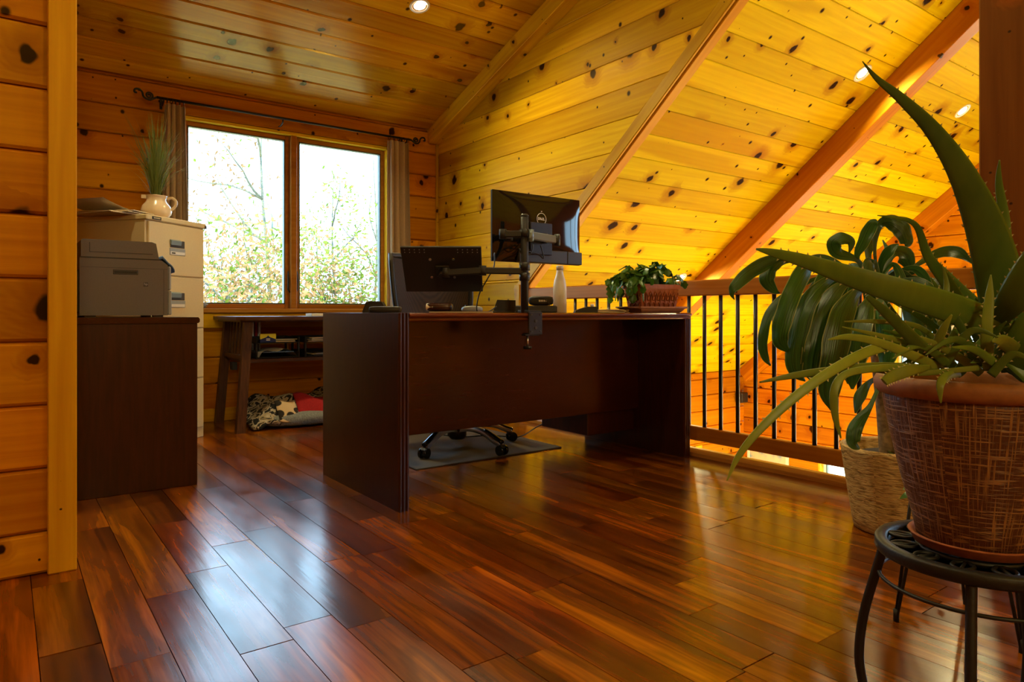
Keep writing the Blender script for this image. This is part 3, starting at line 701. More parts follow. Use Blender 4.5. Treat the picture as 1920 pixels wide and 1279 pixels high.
# ---------------------------------------------------------------- office chair
oc = thing('office_chair', 'black mesh-back office chair with chrome five-star base', 'chair', (2.04, 3.27, .008))
obj('gas_lift', B().lathe([(.028, .06), (.028, .20), (.022, .205), (.018, .36), (.05, .37), (.05, .385)], 20), 'black', oc)
hub = obj('hub', B().lathe([(.04, .045), (.05, .06), (.05, .11), (.034, .125)], 20), 'black', oc)
for k in range(5):
    a = R(-79.6 + 72 * k); ca, sa = math.cos(a), math.sin(a)
    F_ = frame((0, 0, 0), (ca, sa, 0), (-sa, ca, 0))
    pts = cr([(.03, 0, .098), (.12, 0, .115), (.22, 0, .105), (.30, 0, .072), (.338, 0, .062)], 4)
    b = B()
    for i, p in enumerate(pts):
        t_ = i / (len(pts) - 1); w2 = .026 - .006 * t_; h2 = .014
        b.v += [(p.x, -w2, p.z - h2), (p.x, w2, p.z - h2), (p.x, w2 * .8, p.z + h2 * .7), (p.x, 0, p.z + h2), (p.x, -w2 * .8, p.z + h2 * .7)]
        if i:
            o_ = (i - 1) * 5
            for q in range(5): b.face((o_ + q, o_ + (q + 1) % 5, o_ + 5 + (q + 1) % 5, o_ + 5 + q), q > 1)
    b.face((0, 1, 2, 3, 4)); n_ = len(b.v); b.face((n_ - 5, n_ - 4, n_ - 3, n_ - 2, n_ - 1))
    obj('base_arm', b, 'steel', oc, F_)
    obj('arm_cap', B().tube(cr([(.215, 0, .118), (.27, 0, .100), (.315, 0, .080), (.350, 0, .068)], 3), [.012, .013, .014, .015, .016, .017, .018, .018, .018, .012], 10, flat=.7), 'blackgloss', oc, F_)
    cs = obj('caster', B().tube([(.34, 0, .04), (.34, 0, .072)], .007, 8).box(.318, .362, -.022, .022, .036, .054, .008), 'black', oc, F_)
    for s_ in (-1, 1): obj('wheel', B().tube([(.345, s_ * .010, .0265), (.345, s_ * .024, .0265)], .0265, 18), 'blackgloss', cs)
def seatf(u, v):
    x = (u - .5) * .50; y_ = (v - .5) * .48
    return (x * (1 - .12 * (1 - v) ** 2), y_ , .47 - .03 * (abs(2 * u - 1) ** 3) - .03 * max(0, .25 - v) * 4)
sb = B().grid(seatf, 14, 12); n0 = len(sb.v); sb.v += [(x, y_, z - .06) for x, y_, z in sb.v[:n0]]
nf = len(sb.f); sb.f += [tuple(i + n0 for i in f[::-1]) for f in sb.f[:nf]]; sb.sm += sb.sm[:nf]
edge = [i * 13 for i in range(15)] + [14 * 13 + j for j in range(1, 13)] + [i * 13 + 12 for i in range(13, -1, -1)] + [j for j in range(11, 0, -1)]
for i in range(len(edge)): a, b2 = edge[i], edge[(i + 1) % len(edge)]; sb.face((a, b2, b2 + n0, a + n0))
obj('seat', sb, 'blackmatte', oc)
def bk(u, v, off=0.):
    z = .52 + v * .56; w_ = .20 + .065 * math.sin(min(1, v * 1.25) * math.pi / 2); x = (u - .5) * 2 * w_
    return (x + .0, .30 - .05 * (1 - (2 * u - 1) ** 2) * 0 + .05 * (abs(2 * u - 1) ** 2) * -1 + .07 * (v - .2) ** 2 + off, z)
obj('mesh_back', B().grid(lambda u, v: bk(u, v), 14, 14), 'meshfab', oc, fix=False)
ring = [bk(u, 0) for u in [i / 10 for i in range(11)]] + [bk(1, i / 12) for i in range(1, 13)] + [bk(1 - i / 10, 1) for i in range(1, 11)] + [bk(0, 1 - i / 12) for i in range(1, 13)]
obj('back_frame', B().tube(ring, .016, 8), 'black', oc)
obj('back_spine', B().tube(cr([(0, .12, .42), (0, .30, .43), (0, .345, .55), (0, .345, .8)], 5), .022, 10), 'black', oc)
for s_ in (-1, 1):
    ar = obj('armrest', B().tube(cr([(s_ * .24, .02, .44), (s_ * .30, .03, .47), (s_ * .30, .04, .62)], 5), .016, 10), 'black', oc)
    obj('arm_pad', B().box(s_ * .30 - .04, s_ * .30 + .04, -.08, .16, .62, .65, .012), 'blackmatte', ar)
tag(obj('chair_mat', B().box(1.59, 2.51, 2.92, 4.12, .0005, .007, .003), 'mat'), 'thin dark brown chair mat on the floor under the chair', 'mat')

# ---------------------------------------------------------------- things on the desk
def rbox(name, label, cat, c, size, rz, mat, ch=.012, extra=None):
    t = thing(name, label, cat, c, rz); sx, sy, sz = size
    obj(name + '_body' if extra is None else 'body', B().box(-sx / 2, sx / 2, -sy / 2, sy / 2, 0, sz, ch), mat, t)
    return t
def rounded(sx, sy, sz, e=.5, n=20, m=10):
    b = B()
    def f(u, v):
        a = 2 * math.pi * u; p = math.pi * (v - .5)
        sg = lambda q, k: math.copysign(abs(q) ** k, q)
        return (sx / 2 * sg(math.cos(a), e) * sg(math.cos(p), e), sy / 2 * sg(math.sin(a), e) * sg(math.cos(p), e), sz / 2 + sz / 2 * sg(math.sin(p), e))
    return b.grid(f, n, m)
RZ = R(-36.5)
t = thing('sunglasses_case', 'tall rounded black case at the left end of the desk', 'case', (1.345, 2.86, DZ), RZ)
obj('shell', B().prism([(-.05, 0), (.042, 0), (.045, .035), (.035, .05), (-.018, .052), (-.034, .045)], -.03, .03, 'y'), 'blackmatte', t)
obj('zip', B().tube([(-.05, -.0305, .002), (-.034, -.0305, .045), (-.018, -.0305, .052), (.035, -.0305, .05)], .0015, 6), 'greydark', t)
t = thing('glasses_case', 'flat black glasses case in front of the tall case', 'case', (1.30, 2.66, DZ), RZ)
obj('shell', rounded(.135, .06, .028, .35), 'blackmatte', t)
obj('seam', B().tube([(-.066, -.029, .014), (.066, -.029, .014)], .001, 6), 'greydark', t)
t = thing('notebook', 'thin grey notebook under the brown case on the desk', 'notebook', (1.60, 2.52, DZ), RZ)
obj('cover', B().box(-.14, .13, -.08, .08, 0, .0012).box(-.14, .13, -.08, .08, .0058, .007), 'greydark', t); obj('pages', B().box(-.138, .128, -.078, .078, .0012, .0058), 'paper', t)
t = thing('wallet_case', 'dark brown zip case with striped cream end on the notebook', 'case', (1.505, 2.555, DZ + .007), RZ)
obj('body', rounded(.112, .075, .036, .45), 'deskv', t)
obj('end_band', B().grid(lambda u, v: ((-.0565 + .03 * v) , .0378 * math.cos(2 * math.pi * u) * (.86 + .14 * v), .018 + .0186 * math.sin(2 * math.pi * u) * (.86 + .14 * v)), 20, 2), 'paper', t, fix=False)
obj('zip', B().tube([(-.03, -.0378, .018), (.052, -.033, .018)], .0016, 6), 'greydark', t)
t = thing('computer_mouse', 'small grey wired mouse beside the monitor pole', 'mouse', (1.70, 2.60, DZ), RZ + .5)
obj('shell', rounded(.10, .058, .032, .75), 'greylight', t); obj('wheel', B().tube([(-.03, -.004, .029), (-.03, .004, .029)], .006, 10), 'black', t)
obj('cable', B().tube(cr([(-.05, 0, .008), (-.075, .02, .004), (-.06, .06, .003), (.0, .09, .003), (.08, .08, .003)]), .0018, 6), 'black', t)
t = thing('phone_dock', 'black wedge-shaped dock left of the monitor pole', 'dock', (1.93, 2.68, DZ), RZ)
obj('wedge', B().prism([(-.05, 0), (.06, 0), (.06, .06), (-.028, .062)], -.04, .04, 'y'), 'blackmatte', t); obj('lip', B().box(-.055, .06, -.055, -.04, 0, .01, .003), 'black', t)
t = thing('docking_box', 'flat black electronic box right of the monitor pole', 'box', (2.12, 2.70, DZ), RZ)
obj('case', B().box(-.15, .125, -.05, .05, 0, .036, .006), 'greydark', t); obj('front_plate', B().box(-.14, .115, -.0515, -.05, .005, .031, .001), 'black', t)
t = thing('speaker_pouch', 'rounded black pouch with pale lettering on the flat box', 'pouch', (2.16, 2.675, DZ + .036), RZ)
obj('body', rounded(.125, .07, .048, .5), 'blackmatte', t)
obj('handle_loop', B().tube(cr([(-.045, -.03, .035), (.0, -.04, .04), (.03, -.042, .02), (.05, -.04, -.02)]), .002, 6), 'black', t)
for i in range(5): obj('letter_mark', B().box(-.012 + i * .0085, -.0065 + i * .0085, -.0362, -.0352, .019, .028), 'white', t)
t = thing('water_bottle', 'matte white slim-necked bottle standing on the desk', 'bottle', (2.348, 2.75, DZ))
obj('body', B().lathe([(.030, 0), (.0355, .004), (.0355, .12), (.0345, .14), (.030, .17), (.0205, .20), (.0175, .215), (.0175, .225)], 28), 'whiteb', t)
obj('cap', B().lathe([(.0185, .225), (.0185, .246), (.015, .249), (.0001, .249)], 24), 'whiteb', t)
t = thing('card_binder', 'black clip binder lying in front of the white bottle', 'binder', (2.305, 2.50, DZ), RZ)
obj('cover', B().prism([(-.06, 0), (.05, 0), (.05, .030), (.0, .030), (-.055, .012)], -.06, .06, 'y'), 'blackmatte', t); obj('clip', B().box(.02, .035, -.03, .0, .030, .042, .002), 'steel', t)
t = thing('paper_stack', 'loose papers and envelopes stacked beside the cactus planter', 'papers', (2.44, 2.52, DZ), RZ)
for i in range(7): obj('sheet', B().box(-.10, .10, -.07, .07, 0, .0022), ('paper', 'white', 'paper2')[i % 3], t, Matrix.Translation((random.uniform(-.02, .02), random.uniform(-.02, .02), i * .0024)) @ Matrix.Rotation(random.uniform(-.25, .25), 4, 'Z'))
obj('sheet', B().grid(lambda u, v: ((u - .4) * .2, (v - .5) * .13, .020 + .012 * u * u), 6, 2), 'white', t, fix=False)

# ---------------------------------------------------------------- planter with holiday cactus
pl = thing('cactus_planter', 'rectangular terracotta planter with drooping green holiday cactus on desk', 'potted plant', (2.705, 2.432, DZ))
def rectloft(prof):
    b = B()
    for k, (sx, sy, z) in enumerate(prof):
        b.v += [(-sx, -sy, z), (sx, -sy, z), (sx, sy, z), (-sx, sy, z)]
        if k:
            o_ = (k - 1) * 4
            for q in range(4): b.face((o_ + q, o_ + (q + 1) % 4, o_ + 4 + (q + 1) % 4, o_ + 4 + q))
    b.face((3, 2, 1, 0)); n_ = len(b.v); b.face((n_ - 4, n_ - 3, n_ - 2, n_ - 1)); return b
obj('saucer', rectloft([(.145, .06, 0), (.15, .065, .004), (.165, .078, .020), (.178, .087, .024), (.178, .087, .032), (.17, .08, .032), (.16, .072, .022)]), 'terra2', pl)
pot = obj('pot', rectloft([(.125, .045, .024), (.130, .048, .03), (.143, .056, .12), (.150, .061, .124), (.150, .061, .146), (.144, .056, .146), (.142, .054, .132)]), 'terra', pl)
lf = B()
for s_ in (-1, 0, 1):
    for k in range(3): lf.prism([(s_ * .010 * (k + .3), .012 + k * .02), (s_ * .020 + s_ * .004 * k + .004, .028 + k * .02), (s_ * .012 * (k + .5) - .004, .034 + k * .02)], -.006, .001, 'y') if s_ else lf.prism([(-.0022, .0), (.0022, .0), (.001, .078), (-.001, .078)], -.006, .001, 'y')
lf.lathe([(.0001, -.010), (.006, 0), (.0001, .014)], 8, (0, -.0005, .074))
lm = lf.mesh('leaf_relief'); fixn(lm); lm.materials.append(M['terra'])
for i in range(7): obj('leaf_relief', lm, 'terra', pot, frame((-.108 + i * .036, -.0495, .03), (1, 0, 0), (0, .995, .09)))
for i in range(3): obj('leaf_relief', lm, 'terra', pot, frame((-.1325, .028 - i * .028, .03), (0, -1, 0), (.995, 0, .09)))
obj('soil', B().box(-.140, .140, -.052, .052, .12, .134), 'soil', pl)
sg = B()
def seg(u, v):
    w_ = .0185 * (math.sin(math.pi * min(1, .12 + .88 * u)) ** .7) * (1 + .18 * math.sin(u * 15))
    return (u * .040, (v - .5) * 2 * w_, .0028 * (1 - (2 * v - 1) ** 2))
sg.grid(seg, 7, 4)
n0 = len(sg.v); sg.v += [(x, y_, -z) for x, y_, z in sg.v[:n0]]; nf = len(sg.f); sg.f += [tuple(i + n0 for i in f[::-1]) for f in sg.f[:nf]]; sg.sm += sg.sm[:nf]
sgm = sg.mesh('leaf'); sgm.materials.append(M['cactus'])
random.seed(11); cnt = 0
for k in range(58):
    p = Vector((random.uniform(-.13, .11) if k % 3 else random.uniform(-.13, -.02), random.uniform(-.045, .02), .134)); az = random.uniform(0, 2 * math.pi)
    if random.random() < .6: az = random.uniform(math.pi * .8, math.pi * 1.55)
    el = R(random.uniform(52, 95)); nseg = random.choice((4, 4, 5, 6))
    if p.x < -.03 and random.random() < .6: az = random.uniform(math.pi * .8, math.pi * 1.25); el = R(random.uniform(18, 55)); nseg = random.choice((4, 5, 6))
    if p.x > .07 and random.random() < .5: az = random.uniform(-.5, .4); el = R(random.uniform(30, 60))
    for j in range(nseg):
        d_ = Vector((math.cos(el) * math.cos(az), math.cos(el) * math.sin(az), math.sin(el)))
        q = p + d_ * .037
        if cnt >= 300: break
        inpot = abs(q.x) < .16 and abs(q.y) < .07 and q.z < .15
        if inpot: el = R(20); d_ = Vector((math.cos(el) * math.cos(az), math.cos(el) * math.sin(az), math.sin(el))); q = p + d_ * .037
        if q.z < .012: break
        side = d_.cross(Vector((0, 0, 1))); side = side.normalized() if side.length > .05 else Vector((1, 0, 0))
        side = (Matrix.Rotation(random.uniform(-1.3, 1.3), 3, d_) @ side)
        obj('leaf', sgm, 'cactus', pl, frame(p, d_, side) @ Matrix.Scale(random.uniform(.9, 1.2), 4)); cnt += 1
        p = q; el -= R((random.uniform(24, 52) if j > 1 else random.uniform(14, 46)) if j else random.uniform(0, 22)); el = max(el, R(-84)); az += random.uniform(-.25, .25)

# ---------------------------------------------------------------- credenza, printer, cloth
cz = thing('credenza', 'plain dark mahogany credenza standing behind the left partition', 'credenza', (.20, 3.26, 0))
obj('side_panel', B().box(0, .485, 0, .022, 0, .712, .002), 'deskv', cz)
obj('carcass', B().box(0, .47, .022, .86, .05, .71, .002), 'deskv', cz)
obj('credenza_top', B().prism([(-.01, .712), (.488, .712), (.494, .718), (.494, .730), (.488, .738), (-.01, .738)], -.004, .88, 'y'), 'desk', cz)
for k in range(2):
    d = obj('drawer', B().box(.471, .486, .03 + k * .42, .44 + k * .42, .10, .70, .003), 'deskv', cz); obj('handle', B().tube(cr([(.486, .16 + k * .42, .5), (.505, .18 + k * .42, .5), (.505, .29 + k * .42, .5), (.486, .31 + k * .42, .5)], 4), .005, 8), 'black', d)
pr = thing('printer', 'grey laser printer with scanner lid on the dark credenza', 'printer', (.252, 3.38, .738))
obj('body', B().prism([(0, .008), (.335, .008), (.335, .232), (.310, .252), (0, .252)], 0, .40, 'y').box(.02, .06, .02, .06, 0, .01).box(.28, .32, .02, .06, 0, .01).box(.02, .06, .34, .38, 0, .01).box(.28, .32, .34, .38, 0, .01), 'greyplastic', pr)
obj('front_cover', B().box(.336, .352, .004, .396, .010, .118, .004).box(.336, .350, .004, .396, .120, .228, .006), 'greylight', pr)
obj('scanner_lid', B().prism([(.005, .256), (.300, .256), (.288, .325), (.272, .331), (.012, .331), (.005, .325)], .0, .38, 'y'), 'greyplastic', pr)
obj('lid_groove', B().box(.035, .275, -.0012, .001, .276, .279).box(.035, .038, -.0012, .001, .276, .318), 'greydark', pr)
obj('scanner_seam', B().box(.002, .302, -.001, .1, .2515, .2565), 'black', pr)
obj('carry_handle', B().box(.122, .218, -.0015, .004, .185, .206, .0015), 'greydark', pr)
obj('handle_recess', B().box(.127, .213, -.0022, .0, .190, .200, .001), 'black', pr)
obj('seam', B().box(.005, .333, -.0008, .001, .2125, .2140).box(.318, .3195, -.0008, .001, .012, .212), 'greydark', pr)
obj('rear_connector', B().box(-.012, .002, .02, .38, .02, .20, .003).box(-.018, -.01, .05, .15, .03, .06, .002), 'black', pr)
e_ = obj('emblem', B().box(.238, .256, -.0014, .0, .135, .153, .0005), 'greydark', pr)
me = text('hp', .015, .0002); me.materials.clear(); me.materials.append(M['greylight'])
obj('letters', me, 'greylight', e_, frame((.247, -.0015, .1455), (1, 0, 0), (0, 0, 1)))
cb = B()
def clothf(u, v):
    x = .265 + u * .10; z = .258 + .004 * math.sin(v * 9)
    if x > .315: z = .256 - (x - .315) * .75 - max(0, x - .352) * 1.5
    return (x + .004 * math.sin(v * 7), .01 + v * .15, z + .004 * math.sin(u * 14 + v * 3))
cb.grid(clothf, 12, 8); n0 = len(cb.v); cb.v += [(x, y_, z + .010) for x, y_, z in cb.v[:n0]]; nf = len(cb.f); cb.f += [tuple(i + n0 for i in f[::-1]) for f in cb.f[:nf]]; cb.sm += cb.sm[:nf]
ed = [i * 9 for i in range(13)] + [12 * 9 + j for j in range(1, 9)] + [i * 9 + 8 for i in range(11, -1, -1)] + [j for j in range(7, 0, -1)]
for i in range(len(ed)): a, b2 = ed[i], ed[(i + 1) % len(ed)]; cb.face((a, b2, b2 + n0, a + n0), True)
o = obj('cleaning_cloth', cb, 'cloth'); o.location = pr.location; tag(o, 'folded dark blue cloth draped over the printer corner', 'cloth')

# ---------------------------------------------------------------- filing cabinet
fc = thing('filing_cabinet', 'tall beige four-drawer metal filing cabinet angled in the corner', 'filing cabinet', (.626, 4.214, 0), R(37.5))
FW, FD, FH = .457, .66, 1.30
obj('body', B().box(0, FW, .012, FD, .0, FH - .03, .003), 'beige', fc)
obj('lid', B().box(-.004, FW + .006, -.004, FD, FH - .03, FH, .005), 'beige', fc)
obj('lid_corner', B().box(FW - .012, FW + .008, -.006, .012, FH - .031, FH - .012, .002), 'greydark', fc)
obj('badge', B().box(.035, .10, -.0065, -.003, FH - .024, FH - .008, .001), 'black', fc)
obj('badge_mark', B().box(.044, .091, -.0072, -.006, FH - .019, FH - .013), 'beige2', fc)
obj('plinth', B().box(.01, FW - .01, .02, FD - .02, 0, .05), 'greydark', fc)
for k in range(4):
    z1 = FH - .036 - k * .302; z0 = z1 - .294
    d = obj('drawer', B().box(.014, FW - .016, -.002, .014, z0, z1, .003), 'beige', fc)
    obj('label_holder', B().box(.165, .285, -.005, -.001, z1 - .175, z1 - .135, .001), 'greylight', d)
    obj('label_card', B().box(.17, .28, -.006, -.004, z1 - .172, z1 - .155), 'white', d)
    obj('handle_recess', B().box(.17, .28, -.0045, .0, z1 - .132, z1 - .09, .001), 'greydark', d)
    obj('handle', B().prism([(-.016, z1 - .094), (-.002, z1 - .086), (-.002, z1 - .105), (-.012, z1 - .118)], .168, .245, 'x'), 'silver', d)
    if k == 0: obj('card_print', B().box(.178, .205, -.0068, -.005, z1 - .168, z1 - .160), 'greydark', d)
# items on the cabinet
pt = thing('pitcher_with_grass', 'cream ceramic pitcher holding tall green ornamental grass', 'vase', (.712, 4.449, FH), R(-10))
obj('pitcher', B().lathe([(.045, 0), (.055, .004), (.078, .03), (.082, .05), (.074, .078), (.056, .100), (.050, .115), (.054, .132), (.058, .138), (.053, .136), (.046, .118), (.05, .10), (.0001, .095)], 36), 'cream', pt)
obj('handle', B().tube(cr([(.058, -.01, .122), (.082, -.02, .128), (.102, -.022, .11), (.098, -.02, .08), (.074, -.012, .056)], 5), .0085, 10), 'cream', pt)
obj('spout', B().prism([(-.052, -.016), (-.078, -.003), (-.078, .003), (-.052, .016)], .120, .140), 'cream', pt)
gb_ = B(); random.seed(5)
for k in range(230):
    az = random.uniform(0, 2 * math.pi); ln = random.uniform(.30, .56); lean = abs(random.gauss(0, .42)); curl = random.uniform(.0, .45) + (1.4 if random.random() < .1 else 0)
    if random.random() < .12: ln *= .6; curl += 1.3
    p = Vector((random.uniform(-.02, .02), random.uniform(-.02, .02), .09)); th = lean * .35; pts = []
    sd = Vector((-math.sin(az), math.cos(az), 0)); w0 = random.uniform(.0016, .0038); N_ = 9
    for i in range(N_):
        t_ = i / (N_ - 1); pts.append((p.copy(), w0 * (1 - t_ ** 2) + .0002))
        d_ = Vector((math.cos(az) * math.sin(th), math.sin(az) * math.sin(th), math.cos(th))); p = p + d_ * (ln / (N_ - 1)); th += (lean * .5 + curl * t_) / (N_ - 1) * 2.
    o_ = len(gb_.v)
    for q, w_ in pts: gb_.v += [tuple(q - sd * w_), tuple(q + sd * w_)]
    for i in range(N_ - 1): gb_.face((o_ + 2 * i, o_ + 2 * i + 1, o_ + 2 * i + 3, o_ + 2 * i + 2), True)
o = obj('grass_blades', gb_, 'grass', pt, fix=False); o['kind'] = 'stuff'
t = thing('folder_pile', 'loose cream papers and folders on top of the filing cabinet', 'papers', (.50, 4.50, FH), R(37.5))
for i in range(5): obj('folder', B().box(-.15, .15, -.20, .12, 0, .004), ('paper2', 'paper', 'paper')[i % 3], t, Matrix.Translation((random.uniform(-.02, .02), random.uniform(-.03, .03), i * .0046)) @ Matrix.Rotation(random.uniform(-.2, .2), 4, 'Z'))
obj('sheet', B().grid(lambda u, v: ((u - .7) * .3, (v - .5) * .3, .026 + .05 * (1 - u) ** 2), 8, 3), 'paper', t, fix=False)

# ---------------------------------------------------------------- curtains
cr_ = thing('curtain_rod', 'black iron curtain rod with scroll finials above the window', 'curtain rod', (0, 4.985, 2.165))
obj('rod', B().tube([(.80, 0, 0), (2.665, 0, 0)], .009, 12), 'iron', cr_)
for s_, x in ((-1, .80), (1, 2.665)):
    pts = []
    for i in range(26):
        a = i / 25 * 3.6 * math.pi; rr_ = .004 + .022 * i / 25; pts.append((x + s_ * (.045 + rr_ * math.cos(a)), 0, .004 + rr_ * math.sin(a)))
    pts2 = [(x, 0, 0), (x + s_ * .02, 0, -.012), (x + s_ * .045, 0, -.024), (x + s_ * .075, 0, -.01), (x + s_ * .085, 0, .02), (x + s_ * .105, 0, .035), (x + s_ * .125, 0, .03), (x + s_ * .128, 0, .012), (x + s_ * .115, 0, .01)]
    obj('finial', B().tube(pts, .0055, 8).tube(cr(pts2, 4), .0065, 8), 'iron', cr_)
    obj('bracket', B().box(x + s_ * -.04 - .008, x + s_ * -.04 + .008, .085, .093, -.05, .03, .002).tube(cr([(x + s_ * -.04, .088, -.03), (x + s_ * -.04, .05, -.035), (x + s_ * -.04, 0, -.02), (x + s_ * -.04, 0, -.009)], 4), .006, 8), 'iron', cr_)
obj('bracket', B().tube(cr([(1.62, .088, -.04), (1.62, .04, -.045), (1.62, -.006, -.03), (1.62, -.008, -.014)], 4), .006, 8).box(1.612, 1.628, .085, .093, -.07, -.01, .002), 'iron', cr_)
rm = B().tube([(0, .016 * math.cos(a * math.pi / 10), .016 * math.sin(a * math.pi / 10)) for a in range(21)], .0024, 6); rmm = rm.mesh('curtain_ring'); rmm.materials.append(M['iron'])
def curtain(name, label, x0, x1, x0b, x1b, z0, rings):
    def f(u, v):
        zz = 2.135 - v * (2.135 - z0); xa = x0 + (x0b - x0) * v; xb = x1 + (x1b - x1) * v
        return (xa + (xb - xa) * u + .006 * math.sin(u * 31), 4.985 + (.018 + .016 * v) * math.sin(u * 2 * math.pi * 4.0 + .6) + .006 * math.sin(u * 17 + v * 4), zz)
    b = B().grid(f, 48, 14); n0 = len(b.v); b.v += [(x, y_ + .003, z) for x, y_, z in b.v[:n0]]; nf = len(b.f); b.f += [tuple(i + n0 for i in q[::-1]) for q in b.f[:nf]]; b.sm += b.sm[:nf]
    o = obj(name, b, 'curtain', fix=False); tag(o, label, 'curtain', 'linen curtains of the office window')
    for k in range(rings): obj('curtain_ring', rmm, 'iron', cr_, Matrix.Translation((x0 + .012 + (x1 - x0 - .024) * k / (rings - 1), 0, -.008)) @ Matrix.Rotation(random.uniform(-.4, .4), 4, 'Z'))
    return o
curtain('curtain', 'grey-brown linen curtain gathered left of the window behind the grass', .85, .975, .80, 1.03, .06, 5)
curtain('curtain', 'tan linen curtain gathered right of the window', 2.46, 2.65, 2.46, 2.68, .06, 5)
# ---------------------------------------------------------------- side table under the window
st = thing('side_table', 'mission style dark wood table with slatted end under the window', 'table', (1.16, 4.42, 0))
TX, TY = 1.14, .62; TZ = .733
obj('table_top', B().prism([(0, TY), (0, .04), (.045, 0), (TX - .045, 0), (TX, .04), (TX, TY)], TZ - .024, TZ).prism([(.03, TY), (.03, .05), (TX - .03, .05), (TX - .03, TY)], TZ - .036, TZ - .024), 'mission', st)
for sx in (0, 1):
    for sy in (0, 1):
        xt = .085 if not sx else TX - .085; xb = xt + (-.055 if not sx else .055); yt = .09 if not sy else TY - .05; yb = yt + (-.03 if not sy else .02)
        b = B(); w_ = .027; d_ = .025
        b.v = [(xb - w_, yb - d_, 0), (xb + w_, yb - d_, 0), (xb + w_, yb + d_, 0), (xb - w_, yb + d_, 0), (xt - w_ * .95, yt - d_, TZ - .036), (xt + w_ * .95, yt - d_, TZ - .036), (xt + w_ * .95, yt + d_, TZ - .036), (xt - w_ * .95, yt + d_, TZ - .036)]
        for f in ((3, 2, 1, 0), (4, 5, 6, 7), (0, 1, 5, 4), (1, 2, 6, 5), (2, 3, 7, 6), (3, 0, 4, 7)): b.face(f)
        obj('leg', b, 'missionv', st)
for sx in (0, 1):
    xe = lambda z: (.085 - .055 * (1 - z / .7)) if not sx else TX - .085 + .055 * (1 - z / .7)
    obj('end_rail', B().box(xe(.47) - .012, xe(.47) + .012, .1, TY - .06, .455, .485, .003), 'mission', st)
    for k in range(5):
        y_ = .165 + k * .075; b = B(); zb, zt = .485, TZ - .036
        b.v = [(xe(z) + a, y_ + c, z) for z in (zb, zt) for a, c in ((-.006, -.011), (.006, -.011), (.006, .011), (-.006, .011))]
        for f in ((3, 2, 1, 0), (4, 5, 6, 7), (0, 1, 5, 4), (1, 2, 6, 5), (2, 3, 7, 6), (3, 0, 4, 7)): b.face(f)
        obj('slat', b, 'missionv', st)
obj('shelf', B().box(.075, TX - .075, .09, TY - .05, .435, .458, .003), 'mission', st)
obj('corbel', B().prism([(.30, .38), (.36, .38), (.37, .43), (.30, .43)], .045, .075, 'x'), 'blackmatte', st)
t = thing('letter_box', 'cream and orange flat box on the window-side table', 'box', (1.80, 4.62, TZ)); obj('base', B().box(-.12, .2, -.06, .06, 0, .018, .002), 'paper', t); obj('lid', B().box(.03, .201, -.061, .061, .004, .021, .002), 'paper2', t)
SZ = .458
def letter_tray(x, label):
    t = thing('letter_tray', label, 'letter tray', (x, 4.60, SZ))
    for k in range(2):
        z = .004 + k * .095
        obj('tier', B().box(-.14, .14, -.09, .2, z, z + .006, .002).box(-.14, -.134, -.09, .2, z, z + .04, .002).box(.134, .14, -.09, .2, z, z + .04, .002).box(-.14, .14, .194, .2, z, z + .04, .002), 'black', t)
    for sx in (-.137, .137):
        for yy_ in (-.07, .18): obj('post', B().box(sx - .006, sx + .006, yy_ - .012, yy_ + .012, 0, .14, .002), 'black', t)
    return t
letter_tray(1.44, 'black two-tier letter tray nearest the slatted table end')
letter_tray(1.76, 'black two-tier letter tray farther along the shelf')
def sheets(name, label, x, z, n, mats, w_=.2, seed=1, dy=0.):
    random.seed(seed); t = thing(name, label, 'papers', (x, 4.63 + dy, z))
    for i in range(n): obj('sheet', B().box(-w_ / 2, w_ / 2, -.11, .11, 0, .0035), mats[i % len(mats)], t, Matrix.Translation((random.uniform(-.012, .012), random.uniform(-.015, .0), i * .0038)) @ Matrix.Rotation(random.uniform(-.12, .12), 4, 'Z'))
    return t
tt = thing('envelope_bundle', 'crumpled white envelope bundle in the lower tray near the slats', 'papers', (1.44, 4.62, SZ + .011))
obj('wrap', B().grid(lambda u, v: ((u - .5) * .25, (v - .5) * .22, .055 * (math.sin(math.pi * u) ** .35) * (.8 + .2 * math.sin(u * 11 + v * 3))), 14, 8), 'white', tt, fix=False); obj('blue_letter', B().box(-.1, .1, -.112, .1, .028, .034, .002), 'cloth', tt)
sheets('paper_pile', 'tan papers heaped on the upper tray near the slats', 1.47, SZ + .106, 6, ('paper2', 'paper', 'black'), .19, 3, .02)
sheets('magazine_pile', 'magazines and folders piled on the farther upper tray', 1.76, SZ + .106, 8, ('paper2', 'blackmatte', 'paper'), .23, 4)
sheets('catalogue_pile', 'thin catalogues lying in the farther lower tray', 1.78, SZ + .011, 5, ('greylight', 'blackmatte', 'paper'), .22, 6)
t = thing('card_box', 'small yellow and blue card box on the upper letter tray', 'box', (1.375, 4.53, SZ + .106)); obj('carton', B().box(-.05, .05, -.012, .012, 0, .055, .001), 'bluebox', t)
obj('yellow_panel', B().prism([(-.0505, .0555), (.0505, .0555), (.0505, .02), (.012, .034), (0, .045), (-.012, .034), (-.0505, .02)], -.0128, .0, 'y'), 'yellowbox', t); obj('print', B().box(-.012, .012, -.0132, -.012, .012, .018).box(-.012, .012, -.0132, -.012, .022, .026), 'white', t)
t = thing('upright_folders', 'upright white and red folders standing behind the letter tray', 'folders', (1.33, 4.90, SZ))
for i in range(4): obj('folder', B().box(i * .022, i * .022 + .014, -.1, .1, 0, .235, .002), ('greylight', 'white', 'red', 'paper')[i], t)

